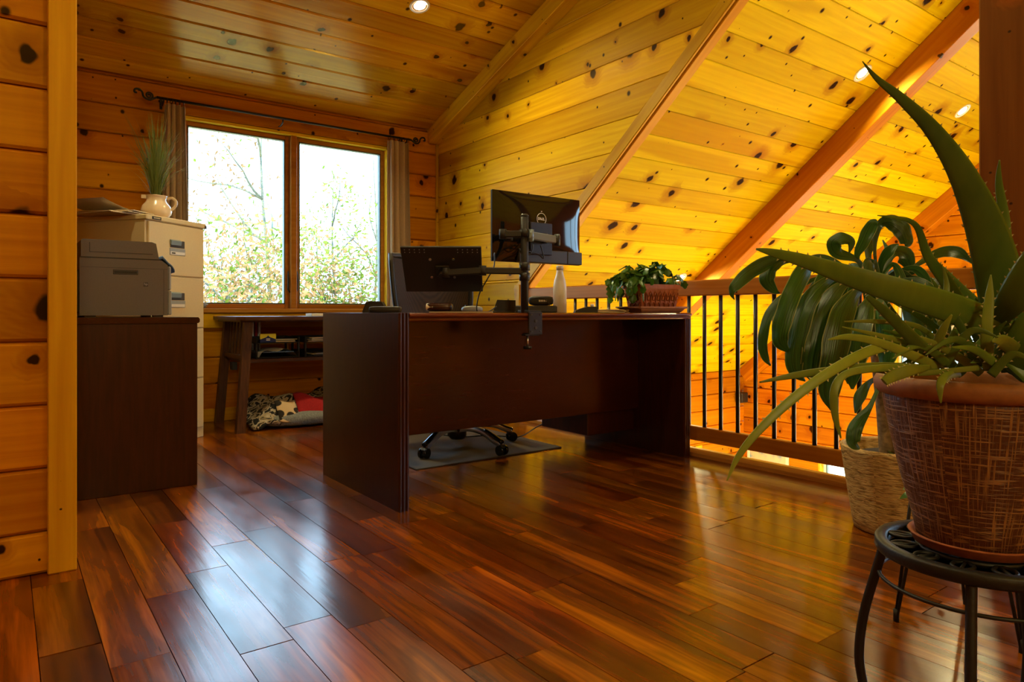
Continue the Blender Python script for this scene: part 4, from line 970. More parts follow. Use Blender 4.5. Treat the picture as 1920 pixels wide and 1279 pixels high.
# pet bed and blanket on the floor below the table
pb = rounded(.92, .52, .10, .55, 32, 12)
o = obj('pet_bed', pb, 'greycush'); o.location = (1.78, 4.70, .0); tag(o, 'flat grey cushion bed on the floor beneath the table', 'pet bed')
random.seed(9)
def blank(u, v, off=0.):
    x = 1.27 + u * .86; y_ = 4.47 + v * .42
    z = .125 + .035 * math.sin(u * 9 + 1) * math.cos(v * 6) + .028 * math.sin(u * 23 + v * 11) * .5 + .03 * v
    e = max(0, .22 - u) / .22; z *= (1 - .75 * e ** 2); f = max(0, .3 - v) / .3; z -= .095 * f ** 1.3
    return (x, y_, max(z, .012) + off)
def slab(fn, nu, nv, th):
    b = B().grid(fn, nu, nv); n0 = len(b.v); b.v += [(x, y_, z + th) for x, y_, z in b.v[:n0]]; nf = len(b.f); b.f += [tuple(i + n0 for i in q[::-1]) for q in b.f[:nf]]; b.sm += b.sm[:nf]
    m_ = nv + 1; e = [i * m_ for i in range(nu + 1)] + [nu * m_ + j for j in range(1, m_)] + [i * m_ + nv for i in range(nu - 1, -1, -1)] + [j for j in range(nv - 1, 0, -1)]
    for i in range(len(e)): a, c = e[i], e[(i + 1) % len(e)]; b.face((a, c, c + n0, a + n0), True)
    return b
bl = thing('blanket', 'black pinecone-print fleece blanket with red band on the pet bed', 'blanket')
obj('print_field', slab(blank, 34, 16, .018), 'print', bl)
obj('red_band', slab(lambda u, v: (lambda p: (p[0], p[1] - .012, p[2] + .021))(blank(.36 + u * .64, .0 + v * .46 + .06 * u)), 20, 8, .008), 'red', bl)
obj('pinecone_patch', slab(lambda u, v: (lambda p: (p[0], p[1] - .014, p[2] + .022))(blank(.19 + u * .16, .0 + v * .34)), 8, 8, .008), 'patch', bl)

# floor cable, wall speaker, framed map downstairs
tag(obj('floor_cable', B().tube(cr([(2.68, 3.15, .24), (2.66, 3.2, .12), (2.62, 3.3, .05), (2.45, 3.25, .02), (2.32, 3.35, .03), (2.2, 3.5, .012), (2.1, 3.8, .012)], 6), .004, 6), 'black'), 'black cable looping on the floor under the desk', 'cable')
t = thing('wall_speaker', 'tiny black speaker in the far corner of the eave wall', 'speaker', (7.17, 5.02, -.33)); obj('case', B().box(-.06, .06, -.05, .05, 0, .12, .006), 'black', t); obj('grille', B().box(-.05, .05, -.054, -.05, .01, .11, .002), 'blackmatte', t)
t = thing('framed_map', 'framed map picture on the lower gable wall', 'picture', (7.28, 4.74, -1.75)); obj('frame', B().box(-.015, .015, -.27, .27, 0, .03, .004).box(-.015, .015, -.27, .27, .92, .95, .004).box(-.015, .015, -.27, -.24, .03, .92, .004).box(-.015, .015, .24, .27, .03, .92, .004), 'white', t); obj('print', B().box(-.004, .012, -.24, .24, .03, .92), 'map', t)

# ---------------------------------------------------------------- potted dracaena
ALOE = [[(1.3701,0.4292,0.7108,0.0658),(1.3351,0.4302,0.7826,0.0701),(1.2792,0.4343,0.8856,0.0577),(1.2135,0.4456,0.9746,0.0383),(1.154,0.4648,1.0407,0.0238),(1.0932,0.4849,1.0839,0.0148),(1.0537,0.5016,1.1104,0.0079),(1.0256,0.51,1.1332,0.0012)],[(1.3716,0.4281,0.7217,0.0507),(1.2319,0.4569,0.7613,0.0481),(1.1103,0.4847,0.7882,0.041),(1.0011,0.5032,0.8086,0.0319),(0.9011,0.5275,0.8313,0.0193),(0.847,0.5426,0.8415,0.0111),(0.8194,0.5506,0.8457,0.0027)],[(1.4702,0.4671,0.707,0.0192),(1.4686,0.4683,0.8237,0.0192),(1.4655,0.4706,0.9209,0.0177),(1.4452,0.4731,0.9919,0.0117),(1.4344,0.4688,1.0331,0.0022)],[(1.3814,0.4706,0.6905,0.0213),(1.3589,0.4873,0.7465,0.0213),(1.3251,0.5123,0.8118,0.0213),(1.288,0.5273,0.8576,0.0155),(1.2639,0.5327,0.9027,0.0105),(1.2393,0.5384,0.9169,0.0076),(1.2106,0.5472,0.9201,0.0055),(1.1765,0.5601,0.9223,0.0014)],[(1.4352,0.4806,0.746,0.0249),(1.3887,0.515,0.7991,0.022),(1.3538,0.5408,0.8424,0.0176),(1.3422,0.5494,0.8637,0.0029)],[(1.2807,0.4829,0.6826,0.0163),(1.1525,0.5031,0.707,0.0167),(1.0607,0.5089,0.7038,0.016),(0.973,0.524,0.6772,0.0148),(0.9076,0.5475,0.6385,0.0133),(0.8589,0.5711,0.5944,0.0115),(0.8347,0.5891,0.5567,0.0086),(0.8213,0.5989,0.5213,0.0017)],[(1.2044,0.4772,0.6689,0.0117),(1.0774,0.5089,0.6779,0.0112),(0.9893,0.5369,0.6739,0.0109),(0.9261,0.5587,0.6679,0.0095),(0.876,0.5833,0.6588,0.0023)],[(1.1724,0.476,0.6722,0.0102),(1.0737,0.4993,0.6755,0.0111),(1.0084,0.5227,0.6692,0.0109),(0.9827,0.5293,0.6465,0.0119),(0.9834,0.5288,0.6072,0.0096),(0.9903,0.5237,0.5743,0.0018)],[(1.2333,0.4807,0.7038,0.0093),(1.1555,0.4885,0.7377,0.0083),(1.0774,0.5089,0.7457,0.0074),(1.0138,0.5312,0.746,0.0018)],[(1.1906,0.4874,0.7006,0.0091),(1.084,0.5041,0.722,0.0081),(1.0112,0.5331,0.738,0.0018)],[(1.2044,0.4772,0.6706,0.0156),(1.1208,0.4893,0.6969,0.015),(1.0607,0.5089,0.7159,0.0123),(1.0183,0.5278,0.7228,0.0097),(0.9842,0.5406,0.7192,0.0018)],[(1.2263,0.4859,0.669,0.0225),(1.1314,0.4814,0.7151,0.02),(1.0634,0.4945,0.7604,0.0146),(1.0307,0.5062,0.7842,0.006)],[(1.1838,0.4925,0.6792,0.0104),(1.1525,0.5031,0.7308,0.009),(1.1082,0.5235,0.7898,0.0019)],[(1.2249,0.4869,0.669,0.0172),(1.1798,0.4705,0.7058,0.014),(1.1672,0.455,0.7357,0.0113),(1.166,0.4434,0.7563,0.0025)],[(1.2697,0.4289,0.6663,0.0169),(1.2432,0.4236,0.7226,0.0166),(1.2466,0.4211,0.7814,0.0128),(1.2486,0.4196,0.8192,0.0019)],[(1.2207,0.4527,0.663,0.0116),(1.1595,0.4482,0.6624,0.0124),(1.1297,0.4454,0.6507,0.011),(1.1303,0.4449,0.6234,0.0024)],[(1.1615,0.4716,0.6731,0.0051),(1.1062,0.4752,0.6723,0.016),(1.073,0.4873,0.6643,0.017),(1.0518,0.4906,0.6565,0.0121)],[(1.2663,0.4936,0.6666,0.0136),(1.2737,0.5006,0.7469,0.0123),(1.292,0.4995,0.8014,0.0097),(1.2869,0.5032,0.8378,0.0021)],[(1.2823,0.4444,0.6603,0.0146),(1.2139,0.4577,0.6926,0.0129),(1.1582,0.4741,0.7147,0.0089),(1.1208,0.4893,0.7274,0.0019)],[(1.2753,0.4496,0.669,0.0146),(1.2388,0.4518,0.7219,0.013),(1.2113,0.4721,0.7818,0.0104),(1.1941,0.4848,0.816,0.002)],[(1.3103,0.4237,0.669,0.053),(1.2905,0.3886,0.7142,0.0536),(1.2809,0.3584,0.7808,0.0372),(1.2726,0.3396,0.8445,0.0037)],[(1.28,0.4212,0.7476,0.026),(1.2533,0.3912,0.781,0.0439),(1.2404,0.3635,0.8285,0.0426),(1.2443,0.3481,0.8913,0.0036)],[(1.3075,0.4009,0.692,0.026),(1.2401,0.401,0.7151,0.0213),(1.2153,0.407,0.7155,0.0031)],[(1.2331,0.4311,0.6722,0.0089),(1.1341,0.4795,0.6656,0.0088),(1.0709,0.5138,0.6714,0.0074),(1.0087,0.5474,0.682,0.0018)],[(1.3006,0.406,0.6621,0.039),(1.3625,0.3602,0.7134,0.039),(1.4573,0.3149,0.7474,0.0265),(1.5475,0.2731,0.7471,0.0034)],[(1.5046,0.5038,0.6443,0.0154),(1.509,0.5503,0.6824,0.0158),(1.489,0.59,0.7024,0.0129),(1.4592,0.637,0.6715,0.0024)],[(1.5371,0.4798,0.6544,0.0307),(1.6336,0.4831,0.7447,0.0241),(1.7079,0.4778,0.8095,0.0033)],[(1.2908,0.4967,0.68,0.0152),(1.237,0.5117,0.6891,0.0122),(1.1842,0.5259,0.6748,0.002)],[(1.4658,0.4683,0.6508,0.0162),(1.4325,0.4681,0.7047,0.0131),(1.3995,0.4676,0.7207,0.0021)],[(1.2395,0.485,0.6827,0.0147),(1.2503,0.4521,0.7575,0.0118),(1.2599,0.4201,0.7643,0.0019)],[(1.3347,0.4407,0.6785,0.0149),(1.3255,0.4226,0.7482,0.012),(1.3158,0.4049,0.7494,0.002)],[(1.42,0.4586,0.6774,0.0158),(1.3772,0.4654,0.7517,0.0127),(1.3349,0.4718,0.7843,0.0021)],[(1.4524,0.5246,0.6724,0.0167),(1.4137,0.5284,0.7648,0.0135),(1.3754,0.5318,0.8012,0.0022)],[(1.4949,0.4788,0.6564,0.0166),(1.4485,0.4883,0.7446,0.0133),(1.4029,0.4972,0.7734,0.0022)],[(1.2742,0.4448,0.6736,0.0145),(1.269,0.4238,0.7217,0.0117),(1.2632,0.4032,0.7457,0.0019)],[(1.241,0.5019,0.6655,0.0148),(1.1988,0.5083,0.7268,0.0119),(1.1573,0.5142,0.7454,0.002)],[(1.3841,0.4324,0.6768,0.0152),(1.3604,0.4249,0.7276,0.0122),(1.3368,0.4175,0.7427,0.002)],[(1.2863,0.4795,0.661,0.015),(1.2973,0.4464,0.7134,0.012),(1.3072,0.4143,0.7373,0.002)],[(1.3589,0.5474,0.6702,0.0162),(1.2877,0.5752,0.7101,0.0131),(1.2182,0.6017,0.7154,0.0021)],[(1.1985,0.4684,0.6748,0.0142),(1.2111,0.4342,0.7303,0.0114),(1.2223,0.401,0.7214,0.0019)],[(1.253,0.4213,0.6605,0.0141),(1.2579,0.3929,0.6947,0.0113),(1.2617,0.3652,0.6812,0.0019)],[(1.3667,0.5021,0.6488,0.0158),(1.2931,0.5316,0.7037,0.0127),(1.2212,0.5599,0.7245,0.0021)],[(1.3116,0.4775,0.6792,0.0151),(1.2395,0.5059,0.7426,0.0122),(1.1692,0.533,0.7765,0.002)],[(1.3612,0.5508,0.6719,0.0163),(1.3037,0.5684,0.7123,0.0131),(1.2474,0.5853,0.7288,0.0021)],[(1.329,0.417,0.673,0.0146),(1.2788,0.4293,0.683,0.0118),(1.2295,0.4409,0.6798,0.0019)],[(1.2524,0.428,0.684,0.0142),(1.1916,0.4481,0.7176,0.0114),(1.1322,0.4672,0.6944,0.0019)],[(1.3685,0.5426,0.6598,0.0163),(1.385,0.5055,0.7001,0.0131),(1.4003,0.4694,0.6988,0.0021)],[(1.2041,0.4626,0.6763,0.0141),(1.1466,0.4803,0.7084,0.0114),(1.0904,0.497,0.6887,0.0019)],[(1.2669,0.4148,0.6738,0.0141),(1.2138,0.4291,0.7013,0.0113),(1.1618,0.4427,0.7068,0.0019)]]
DRAC = [[(2.3516,1.146,0.8331,0.0115),(2.1254,1.189,0.9249,0.0106),(1.9643,1.2211,0.9297,0.0321),(1.8464,1.2461,0.8915,0.0444),(1.7833,1.2679,0.8417,0.0336),(1.7729,1.2756,0.8174,0.0155),(1.7794,1.2708,0.798,0.0026)],[(2.3545,1.1438,0.8421,0.0115),(2.1062,1.1783,0.92,0.0105),(1.9802,1.2218,0.9305,0.0349),(1.923,1.2392,0.9023,0.0453),(1.9034,1.2413,0.8602,0.0451),(1.9194,1.2295,0.8304,0.0265),(1.9353,1.2176,0.8188,0.004)],[(2.3313,1.1361,0.8324,0.0114),(2.1406,1.1528,0.9234,0.0166),(2.0315,1.1714,0.9113,0.0455),(1.9448,1.1733,0.8343,0.0549),(1.8977,1.1833,0.7365,0.0543),(1.8912,1.1881,0.6719,0.044),(1.9159,1.1698,0.6363,0.0039)],[(2.3922,1.1657,0.8288,0.0117),(2.2572,1.2532,0.8797,0.0113),(2.1379,1.329,0.8119,0.0262),(2.085,1.3557,0.7428,0.0319),(2.0616,1.3606,0.6617,0.0318),(2.0674,1.3563,0.6112,0.026),(2.0833,1.3445,0.5787,0.0043)],[(2.3342,1.134,0.8235,0.0114),(2.1279,1.1373,0.871,0.0179),(1.9842,1.1442,0.8016,0.0523),(1.9235,1.1517,0.6884,0.0567),(1.9078,1.1509,0.5926,0.0461),(1.9336,1.1319,0.5526,0.0038)],[(2.3385,1.1308,0.8199,0.0114),(2.1354,1.1069,0.8532,0.0207),(2.0043,1.1044,0.7851,0.0595),(1.9472,1.1093,0.6731,0.0638),(1.937,1.1169,0.5934,0.051),(1.9498,1.1074,0.5456,0.0051)],[(2.3428,1.1276,0.8145,0.0114),(2.1224,1.0668,0.8268,0.0247),(1.9942,1.0497,0.7529,0.0682),(1.946,1.048,0.6441,0.0722),(1.9335,1.0573,0.5353,0.0622),(1.9397,1.0527,0.4731,0.01)],[(2.3457,1.1255,0.8128,0.0114),(2.1312,1.0354,0.8016,0.0244),(2.0248,1.0146,0.7215,0.0704),(1.9898,1.0157,0.613,0.0672),(1.9873,1.0175,0.5353,0.0075)],[(2.3529,1.1201,0.8128,0.0114),(2.1549,1.0179,0.8082,0.0216),(2.0879,0.9679,0.7372,0.0628),(2.071,0.9555,0.6441,0.0597),(2.0585,0.9648,0.5819,0.0075)],[(2.3777,1.1267,0.8204,0.0115),(2.3125,1.0257,0.8293,0.0226),(2.2576,0.9668,0.7526,0.058),(2.2402,0.9547,0.6547,0.0523),(2.2271,0.9645,0.5894,0.0065)],[(2.3894,1.1429,0.8428,0.0116),(2.3026,1.1574,0.9308,0.0157),(2.2284,1.1874,0.9559,0.0397),(2.2073,1.1906,0.9886,0.0452),(2.2202,1.1686,1.0034,0.0394),(2.2428,1.1519,0.9893,0.0253),(2.2371,1.1561,0.9542,0.0042)],[(2.3909,1.1418,0.861,0.0116),(2.2997,1.1595,0.9344,0.0142),(2.2968,1.1368,0.9967,0.0397),(2.2979,1.1111,1.0473,0.0366),(2.3018,1.0958,1.0601,0.0112)],[(2.4187,1.1461,0.8619,0.0117),(2.4273,1.1646,0.9738,0.0114),(2.4392,1.1558,1.057,0.0237),(2.4482,1.1243,1.0711,0.0499),(2.4702,1.0956,1.0442,0.0556),(2.4849,1.0847,0.9985,0.038),(2.4819,1.0869,0.9857,0.0044)],[(2.388,1.1315,0.8515,0.0116),(2.3424,1.103,0.9205,0.0218),(2.3341,1.0719,0.9621,0.0336),(2.3475,1.0495,0.9821,0.0042)],[(2.4422,1.1536,0.8535,0.0118),(2.5165,1.1484,0.9585,0.0248),(2.5724,1.1319,0.9602,0.0638),(2.609,1.1173,0.8943,0.0091)],[(2.4246,1.1417,0.8435,0.0117),(2.5377,1.1078,0.9009,0.0082),(2.6118,1.0778,0.9454,0.0211),(2.6697,1.0475,0.9726,0.0363),(2.7264,1.0179,0.9716,0.0395),(2.7691,0.9863,0.9336,0.0061)],[(2.3865,1.145,0.861,0.0116),(2.45,1.1976,0.9585,0.0199),(2.4997,1.2106,1.0154,0.0398),(2.5293,1.2135,1.0406,0.0062)],[(2.3981,1.1614,0.8343,0.0117),(2.4794,1.2754,0.9068,0.0188),(2.4861,1.3699,0.9014,0.0481),(2.4648,1.4106,0.8116,0.0485),(2.4485,1.4226,0.7105,0.0049)],[(2.4477,1.1744,0.83,0.0119),(2.5529,1.2832,0.8701,0.0227),(2.5902,1.3426,0.7916,0.0652),(2.5836,1.3599,0.6281,0.0654),(2.6001,1.3478,0.4849,0.0065)],[(2.4627,1.1633,0.83,0.0119),(2.6489,1.1748,0.8492,0.0224),(2.7603,1.167,0.7309,0.0578),(2.7764,1.1551,0.5905,0.0064)],[(2.4657,1.1611,0.8412,0.0119),(2.7123,1.1652,0.8701,0.0227),(2.8467,1.128,0.8116,0.0485),(2.9096,1.1063,0.7101,0.0065)],[(2.4348,1.1591,0.872,0.0118),(2.5473,1.1753,0.9618,0.0202),(2.5731,1.206,1.0234,0.0047)],[(2.3865,1.145,0.8337,0.0116),(2.2354,1.1784,0.8957,0.0171),(2.1171,1.1873,0.8539,0.0412),(2.0946,1.204,0.672,0.0041)],[(2.3865,1.145,0.8337,0.0116),(2.5784,1.137,0.8825,0.0184),(2.749,1.1448,0.7962,0.0515),(2.7719,1.1279,0.6025,0.0048)],[(2.3865,1.145,0.8337,0.0116),(2.3354,1.1237,0.9302,0.0173),(2.2852,1.1017,0.8307,0.0488),(2.2846,1.1022,0.6492,0.0042)],[(2.3865,1.145,0.8337,0.0116),(2.4162,1.2287,0.9258,0.0183),(2.4615,1.3008,0.8424,0.0459),(2.4458,1.3124,0.6494,0.0047)],[(2.3865,1.145,0.8337,0.0116),(2.4004,1.0917,0.9206,0.0174),(2.3967,1.0513,0.8177,0.0325),(2.4096,1.0418,0.6281,0.0042)],[(2.3865,1.145,0.8337,0.0116),(2.5542,1.0899,0.8746,0.018),(2.6891,1.0589,0.8358,0.0363),(2.7194,1.0365,0.6377,0.0046)],[(2.3865,1.145,0.8337,0.0116),(2.3937,1.0385,0.8674,0.017),(2.3654,0.9582,0.8184,0.0406),(2.3885,0.941,0.6692,0.0041)],[(2.3865,1.145,0.8337,0.0116),(2.4222,1.0616,0.9039,0.0173),(2.4277,1.0006,0.8658,0.031),(2.4492,0.9846,0.6816,0.0042)],[(2.3865,1.145,0.8337,0.0116),(2.5419,1.1386,0.8797,0.0183),(2.6791,1.1455,0.7836,0.0465),(2.6975,1.1319,0.5829,0.0047)],[(2.3865,1.145,0.8337,0.0116),(2.514,1.1205,0.8775,0.018),(2.6207,1.1113,0.8169,0.0501),(2.6399,1.0971,0.6195,0.0046)],[(2.3865,1.145,0.8337,0.0116),(2.2852,1.1092,0.9266,0.0169),(2.188,1.0703,0.8841,0.0388),(2.1853,1.0723,0.7401,0.004)],[(2.3865,1.145,0.8337,0.0116),(2.4077,1.0501,0.8752,0.0171),(2.396,0.9793,0.8126,0.0404),(2.4184,0.9628,0.6474,0.0041)],[(2.3865,1.145,0.8337,0.0116),(2.3758,1.2664,0.8844,0.0183),(2.3932,1.367,0.8432,0.0429),(2.3645,1.3883,0.6812,0.0047)],[(2.3865,1.145,0.8337,0.0116),(2.4074,1.0768,0.8952,0.0173),(2.4049,1.0259,0.8235,0.0327),(2.4217,1.0135,0.6341,0.0042)],[(2.3865,1.145,0.8337,0.0116),(2.3975,1.2665,0.8748,0.0184),(2.4335,1.3696,0.7995,0.0539),(2.407,1.3892,0.6488,0.0048)],[(2.3865,1.145,0.8337,0.0116),(2.5471,1.1547,0.9063,0.0184),(2.6932,1.1751,0.8574,0.0534),(2.7085,1.1638,0.7225,0.0048)],[(2.4217,1.1439,0.5132,0.0117),(2.3342,1.134,0.4479,0.0173),(2.2655,1.1475,0.3814,0.0452),(2.2484,1.1477,0.3303,0.0394),(2.2654,1.1352,0.3092,0.0056)],[(2.4217,1.1439,0.5407,0.0117),(2.3285,1.1382,0.5194,0.0205),(2.2854,1.1452,0.4772,0.0369),(2.264,1.1486,0.4255,0.0056)],[(2.429,1.1384,0.5223,0.0117),(2.3652,1.0861,0.5038,0.0203),(2.3501,1.0724,0.4445,0.0366),(2.3445,1.0766,0.383,0.0056)]]

dr = thing('dracaena', 'tall corn plant with drooping strap leaves in carved stone pot', 'potted plant', (2.515, 1.125, 0))
obj('pot', B().lathe([(.13, 0), (.142, .006), (.150, .05), (.168, .17), (.183, .275), (.186, .289), (.178, .294), (.168, .285), (.165, .25), (.0001, .245)], 48), 'stone', dr)
obj('soil', B().lathe([(.164, .25), (.12, .262), (.0001, .266)], 24), 'soil', dr)
dO = dr.location
obj('trunk', B().tube(cr([(2.45 - dO.x, 1.13 - dO.y, .24), (2.44 - dO.x, 1.14 - dO.y, .45), (2.40 - dO.x, 1.14 - dO.y, .65), (2.387 - dO.x, 1.145 - dO.y, .86)], 5), [.026] * 10 + [.022] * 6, 12), 'barkb', dr)
obj('trunk', B().tube(cr([(2.50 - dO.x, 1.10 - dO.y, .24), (2.49 - dO.x, 1.09 - dO.y, .40), (2.47 - dO.x, 1.10 - dO.y, .56)], 4), .018, 10), 'barkb', dr)
CAM = Vector((0, 0, .76))
def strap(path, wav=.12, seed=0):
    random.seed(seed); q = cr([Vector(p) for p in path], 7); b = B(); N_ = len(q); ph = random.uniform(0, 6)
    for i, p in enumerate(q):
        P3 = Vector(p[:3]); t_ = (Vector(q[min(i + 1, N_ - 1)][:3]) - Vector(q[max(i - 1, 0)][:3])).normalized()
        vd = (P3 - CAM).normalized(); tw = .5 * math.sin(i * .16 + ph); sd = t_.cross(vd); sd = sd.normalized() if sd.length > .05 else t_.orthogonal()
        nn = sd.cross(t_); sd = (sd * math.cos(tw) + nn * math.sin(tw)); nn = sd.cross(t_); w_ = max(p[3], .0015) * .5 / max(.72, abs(math.cos(tw)))
        for k in range(5):
            s_ = (k - 2) / 2; wv = wav * w_ * math.sin(i * .9 + ph + s_ * 2) * abs(s_)
            b.v.append(tuple(P3 + sd * w_ * s_ - nn * (w_ * .22 * (1 - abs(s_))) + nn * wv))
        if i:
            for k in range(4): a = (i - 1) * 5 + k; b.face((a, a + 1, a + 6, a + 5), True)
    return b
for i, path in enumerate(DRAC):
    b = strap(path, seed=i); b.v = [tuple(Vector(v) - dO) for v in b.v]; o = obj('leaf', b, 'drac', dr, fix=False); uv_ = o.data.uv_layers.new(name='UVMap'); n_ = len(b.v) // 5
    for lp in o.data.loops: uv_.data[lp.index].uv = ((lp.vertex_index // 5) / n_, (lp.vertex_index % 5) / 4)
sl = B().grid(lambda u, v: (u * .034, (v - .5) * .02 * math.sin(math.pi * (.08 + .9 * u)), .004 * math.sin(math.pi * u)), 5, 2); slm = sl.mesh('small_leaf'); slm.materials.append(M['jade'])
random.seed(21)
for k in range(60):
    a = random.uniform(0, 6.28); p = Vector((-.06 + random.uniform(-.045, .05), -.09 + random.uniform(-.06, .05), random.uniform(.27, .35)))
    if k % 4 == 0: p = Vector((-.055 + random.uniform(-.03, .05), -.17 - random.uniform(0, .02), random.uniform(.22, .30)))
    d_ = Vector((math.cos(a), math.sin(a), random.uniform(-.6, .7))).normalized(); obj('small_leaf', slm, 'jade', dr, frame(p, d_, d_.cross(Vector((0, 0, 1))).normalized()) @ Matrix.Scale(random.uniform(.7, 1.3), 4))

# ---------------------------------------------------------------- aloe, its iron stand
AX, AY = 1.364, .4835; ZS = .352
sd_ = thing('iron_plant_stand', 'round black wrought iron plant stand under the aloe pot', 'plant stand', (AX, AY, 0))
RS = .152
obj('top_ring', B().lathe([(RS - .018, ZS - .022), (RS, ZS - .022), (RS + .003, ZS - .018), (RS + .003, ZS - .004), (RS, ZS), (RS - .014, ZS), (RS - .018, ZS - .004), (RS - .018, ZS - .022)], 64), 'iron', sd_)
obj('inner_ring', B().lathe([(.078, ZS - .010), (.09, ZS - .010), (.09, ZS - .002), (.078, ZS - .002), (.078, ZS - .010)], 48), 'iron', sd_)
for k in range(12):
    a = k * math.pi / 6 + .2; b = B()
    ca, sa = math.cos(a), math.sin(a); pt_ = lambda r, w_: (r * ca - w_ * sa, r * sa + w_ * ca, ZS - .006)
    b.tube(cr([pt_(.086, 0), pt_(.102, .014), pt_(.120, .013), pt_(.136, 0)], 4), .0035, 6).tube(cr([pt_(.086, 0), pt_(.102, -.014), pt_(.120, -.013), pt_(.136, 0)], 4), .0035, 6).tube([pt_(.086, 0), pt_(.136, 0)], .003, 6)
    obj('leaf_scroll', b, 'iron', sd_)
obj('cross_bar', B().box(-.08, .08, -.008, .008, ZS - .012, ZS - .006, .001).box(-.008, .008, -.08, .08, ZS - .0125, ZS - .0065, .001), 'iron', sd_)
obj('lower_ring', B().tube([((RS - .004) * math.cos(a * math.pi / 24), (RS - .004) * math.sin(a * math.pi / 24), .285) for a in range(49)], .0035, 8), 'iron', sd_)
for az in (118, 198, 290, -8):
    a = R(az); ca, sa = math.cos(a), math.sin(a)
    q = cr([(.138 * ca, .138 * sa, ZS - .014), (.150 * ca, .150 * sa, .29), (.172 * ca, .172 * sa, .20), (.180 * ca, .180 * sa, .12), (.172 * ca, .172 * sa, .05), (.185 * ca, .185 * sa, .0)], 5)
    obj('leg', B().tube(q, .0085, 10), 'iron', sd_)
al = thing('aloe_vera', 'large spiny aloe in a woven brown pot with terracotta rim', 'potted plant', (AX, AY, ZS))
PH = .298
obj('saucer', B().lathe([(.085, .001), (.094, .003), (.099, .016), (.102, .018), (.099, .020), (.093, .018), (.088, .007), (.0001, .006)], 40), 'terra', al)
obj('pot', B().lathe([(.080, .008), (.088, .012), (.096, .05), (.112, .11), (.128, .18), (.138, .23), (.142, .255), (.142, .266)], 56), 'woven', al)
obj('rim', B().lathe([(.140, .262), (.150, .265), (.156, .275), (.157, .286), (.152, .295), (.142, .297), (.134, .290), (.132, .27), (.130, .25)], 56), 'terra2', al)
obj('soil', B().lathe([(.134, .262), (.09, .272), (.0001, .278)], 28), 'soil', al)
aO = Vector((AX, AY, ZS))
def aloe_leaf(path, seed):
    random.seed(seed); q = cr([Vector(p) for p in path], 8); b = B(); N_ = len(q); n = 12; sp = B()
    for i, p in enumerate(q):
        P3 = Vector(p[:3]); t_ = (Vector(q[min(i + 1, N_ - 1)][:3]) - Vector(q[max(i - 1, 0)][:3])).normalized()
        vd = (P3 - CAM).normalized(); sd = t_.cross(vd).normalized(); nn = sd.cross(t_); w_ = max(p[3], .001) * .5
        for k in range(n):
            a = 2 * math.pi * k / n; c, s_ = math.cos(a), math.sin(a)
            th = .42 * s_ if s_ > 0 else .42 * s_ * .5
            b.v.append(tuple(P3 + sd * w_ * c + nn * w_ * th - aO))
        if i:
            for k in range(n): o_ = (i - 1) * n; b.face((o_ + k, o_ + (k + 1) % n, o_ + n + (k + 1) % n, o_ + n + k), True)
        if p[3] > .012 and i % 2 == 0 and i > 2:
            for s_ in (-1, 1):
                base = P3 + sd * w_ * s_ - aO; tip = base + sd * s_ * .0035 + t_ * .002
                o_ = len(sp.v); sp.v += [tuple(base + t_ * .002), tuple(base - t_ * .002), tuple(base + nn * .002), tuple(tip)]
                for f in ((0, 1, 3), (1, 2, 3), (2, 0, 3), (0, 2, 1)): sp.face([o_ + z for z in f])
    b.face(list(range(n))[::-1]); b.face([(N_ - 1) * n + k for k in range(n)])
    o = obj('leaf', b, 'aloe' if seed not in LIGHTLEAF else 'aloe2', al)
    if sp.v: obj('spines', sp, 'spine', o)['kind'] = 'stuff'
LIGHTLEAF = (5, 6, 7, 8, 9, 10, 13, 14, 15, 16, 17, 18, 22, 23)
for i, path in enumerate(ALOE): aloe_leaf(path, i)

# hairpin stand with a small trailing plant behind the aloe
hp = thing('hairpin_stand', 'small hairpin-leg stand half hidden behind the aloe pot', 'plant stand', (1.866, .693, 0))
obj('stand_top', B().lathe([(.09, .40), (.10, .402), (.10, .412), (.09, .414), (.0001, .414)], 32), 'iron', hp)
for fx, fy in ((1.763, .794), (2.011, .732), (1.825, .553)):
    dx, dy = fx - 1.866, fy - .693; l_ = math.hypot(dx, dy); ux, uy = dx / l_, dy / l_
    obj('hairpin_leg', B().tube([(.085 * ux - .03 * uy, .085 * uy + .03 * ux, .405), (dx - .003 * uy, dy + .003 * ux, .008)], .0042, 8).tube([(.085 * ux + .03 * uy, .085 * uy - .03 * ux, .405), (dx + .003 * uy, dy - .003 * ux, .008)], .0042, 8).tube([(dx, dy, 0), (dx, dy, .03)], .007, 8), 'iron', hp)
sp_ = thing('trailing_plant', 'small trailing green plant on the hairpin stand', 'potted plant', (1.866, .693, .414))
obj('pot', B().lathe([(.05, 0), (.055, .004), (.07, .09), (.074, .10), (.066, .10), (.0001, .09)], 32), 'terra', sp_)
bl2 = B().grid(lambda u, v: (u * .06, (v - .5) * .034 * math.sin(math.pi * (.06 + .92 * u)), .008 * math.sin(math.pi * u)), 6, 2); blm = bl2.mesh('leaf'); blm.materials.append(M['cactus'])
random.seed(31)
for k in range(26):
    a = random.uniform(0, 6.28); r_ = random.uniform(.02, .085); p = Vector((r_ * math.cos(a), r_ * math.sin(a), .11 if r_ < .07 else random.uniform(-.02, .1))); d_ = Vector((math.cos(a), math.sin(a), random.uniform(-.5, .3))).normalized()
    obj('leaf', blm, 'cactus', sp_, frame(p, d_, d_.cross(Vector((0, 0, 1))).normalized()) @ Matrix.Scale(random.uniform(.7, 1.), 4))
for q in ((-.095, .055, -.02), (-.10, .06, -.055), (-.092, .07, -.08)):
    d_ = Vector((-.6, .3, -.55)).normalized(); obj('leaf', blm, 'cactus', sp_, frame(q, d_, d_.cross(Vector((0, 0, 1))).normalized()) @ Matrix.Scale(.7, 4))
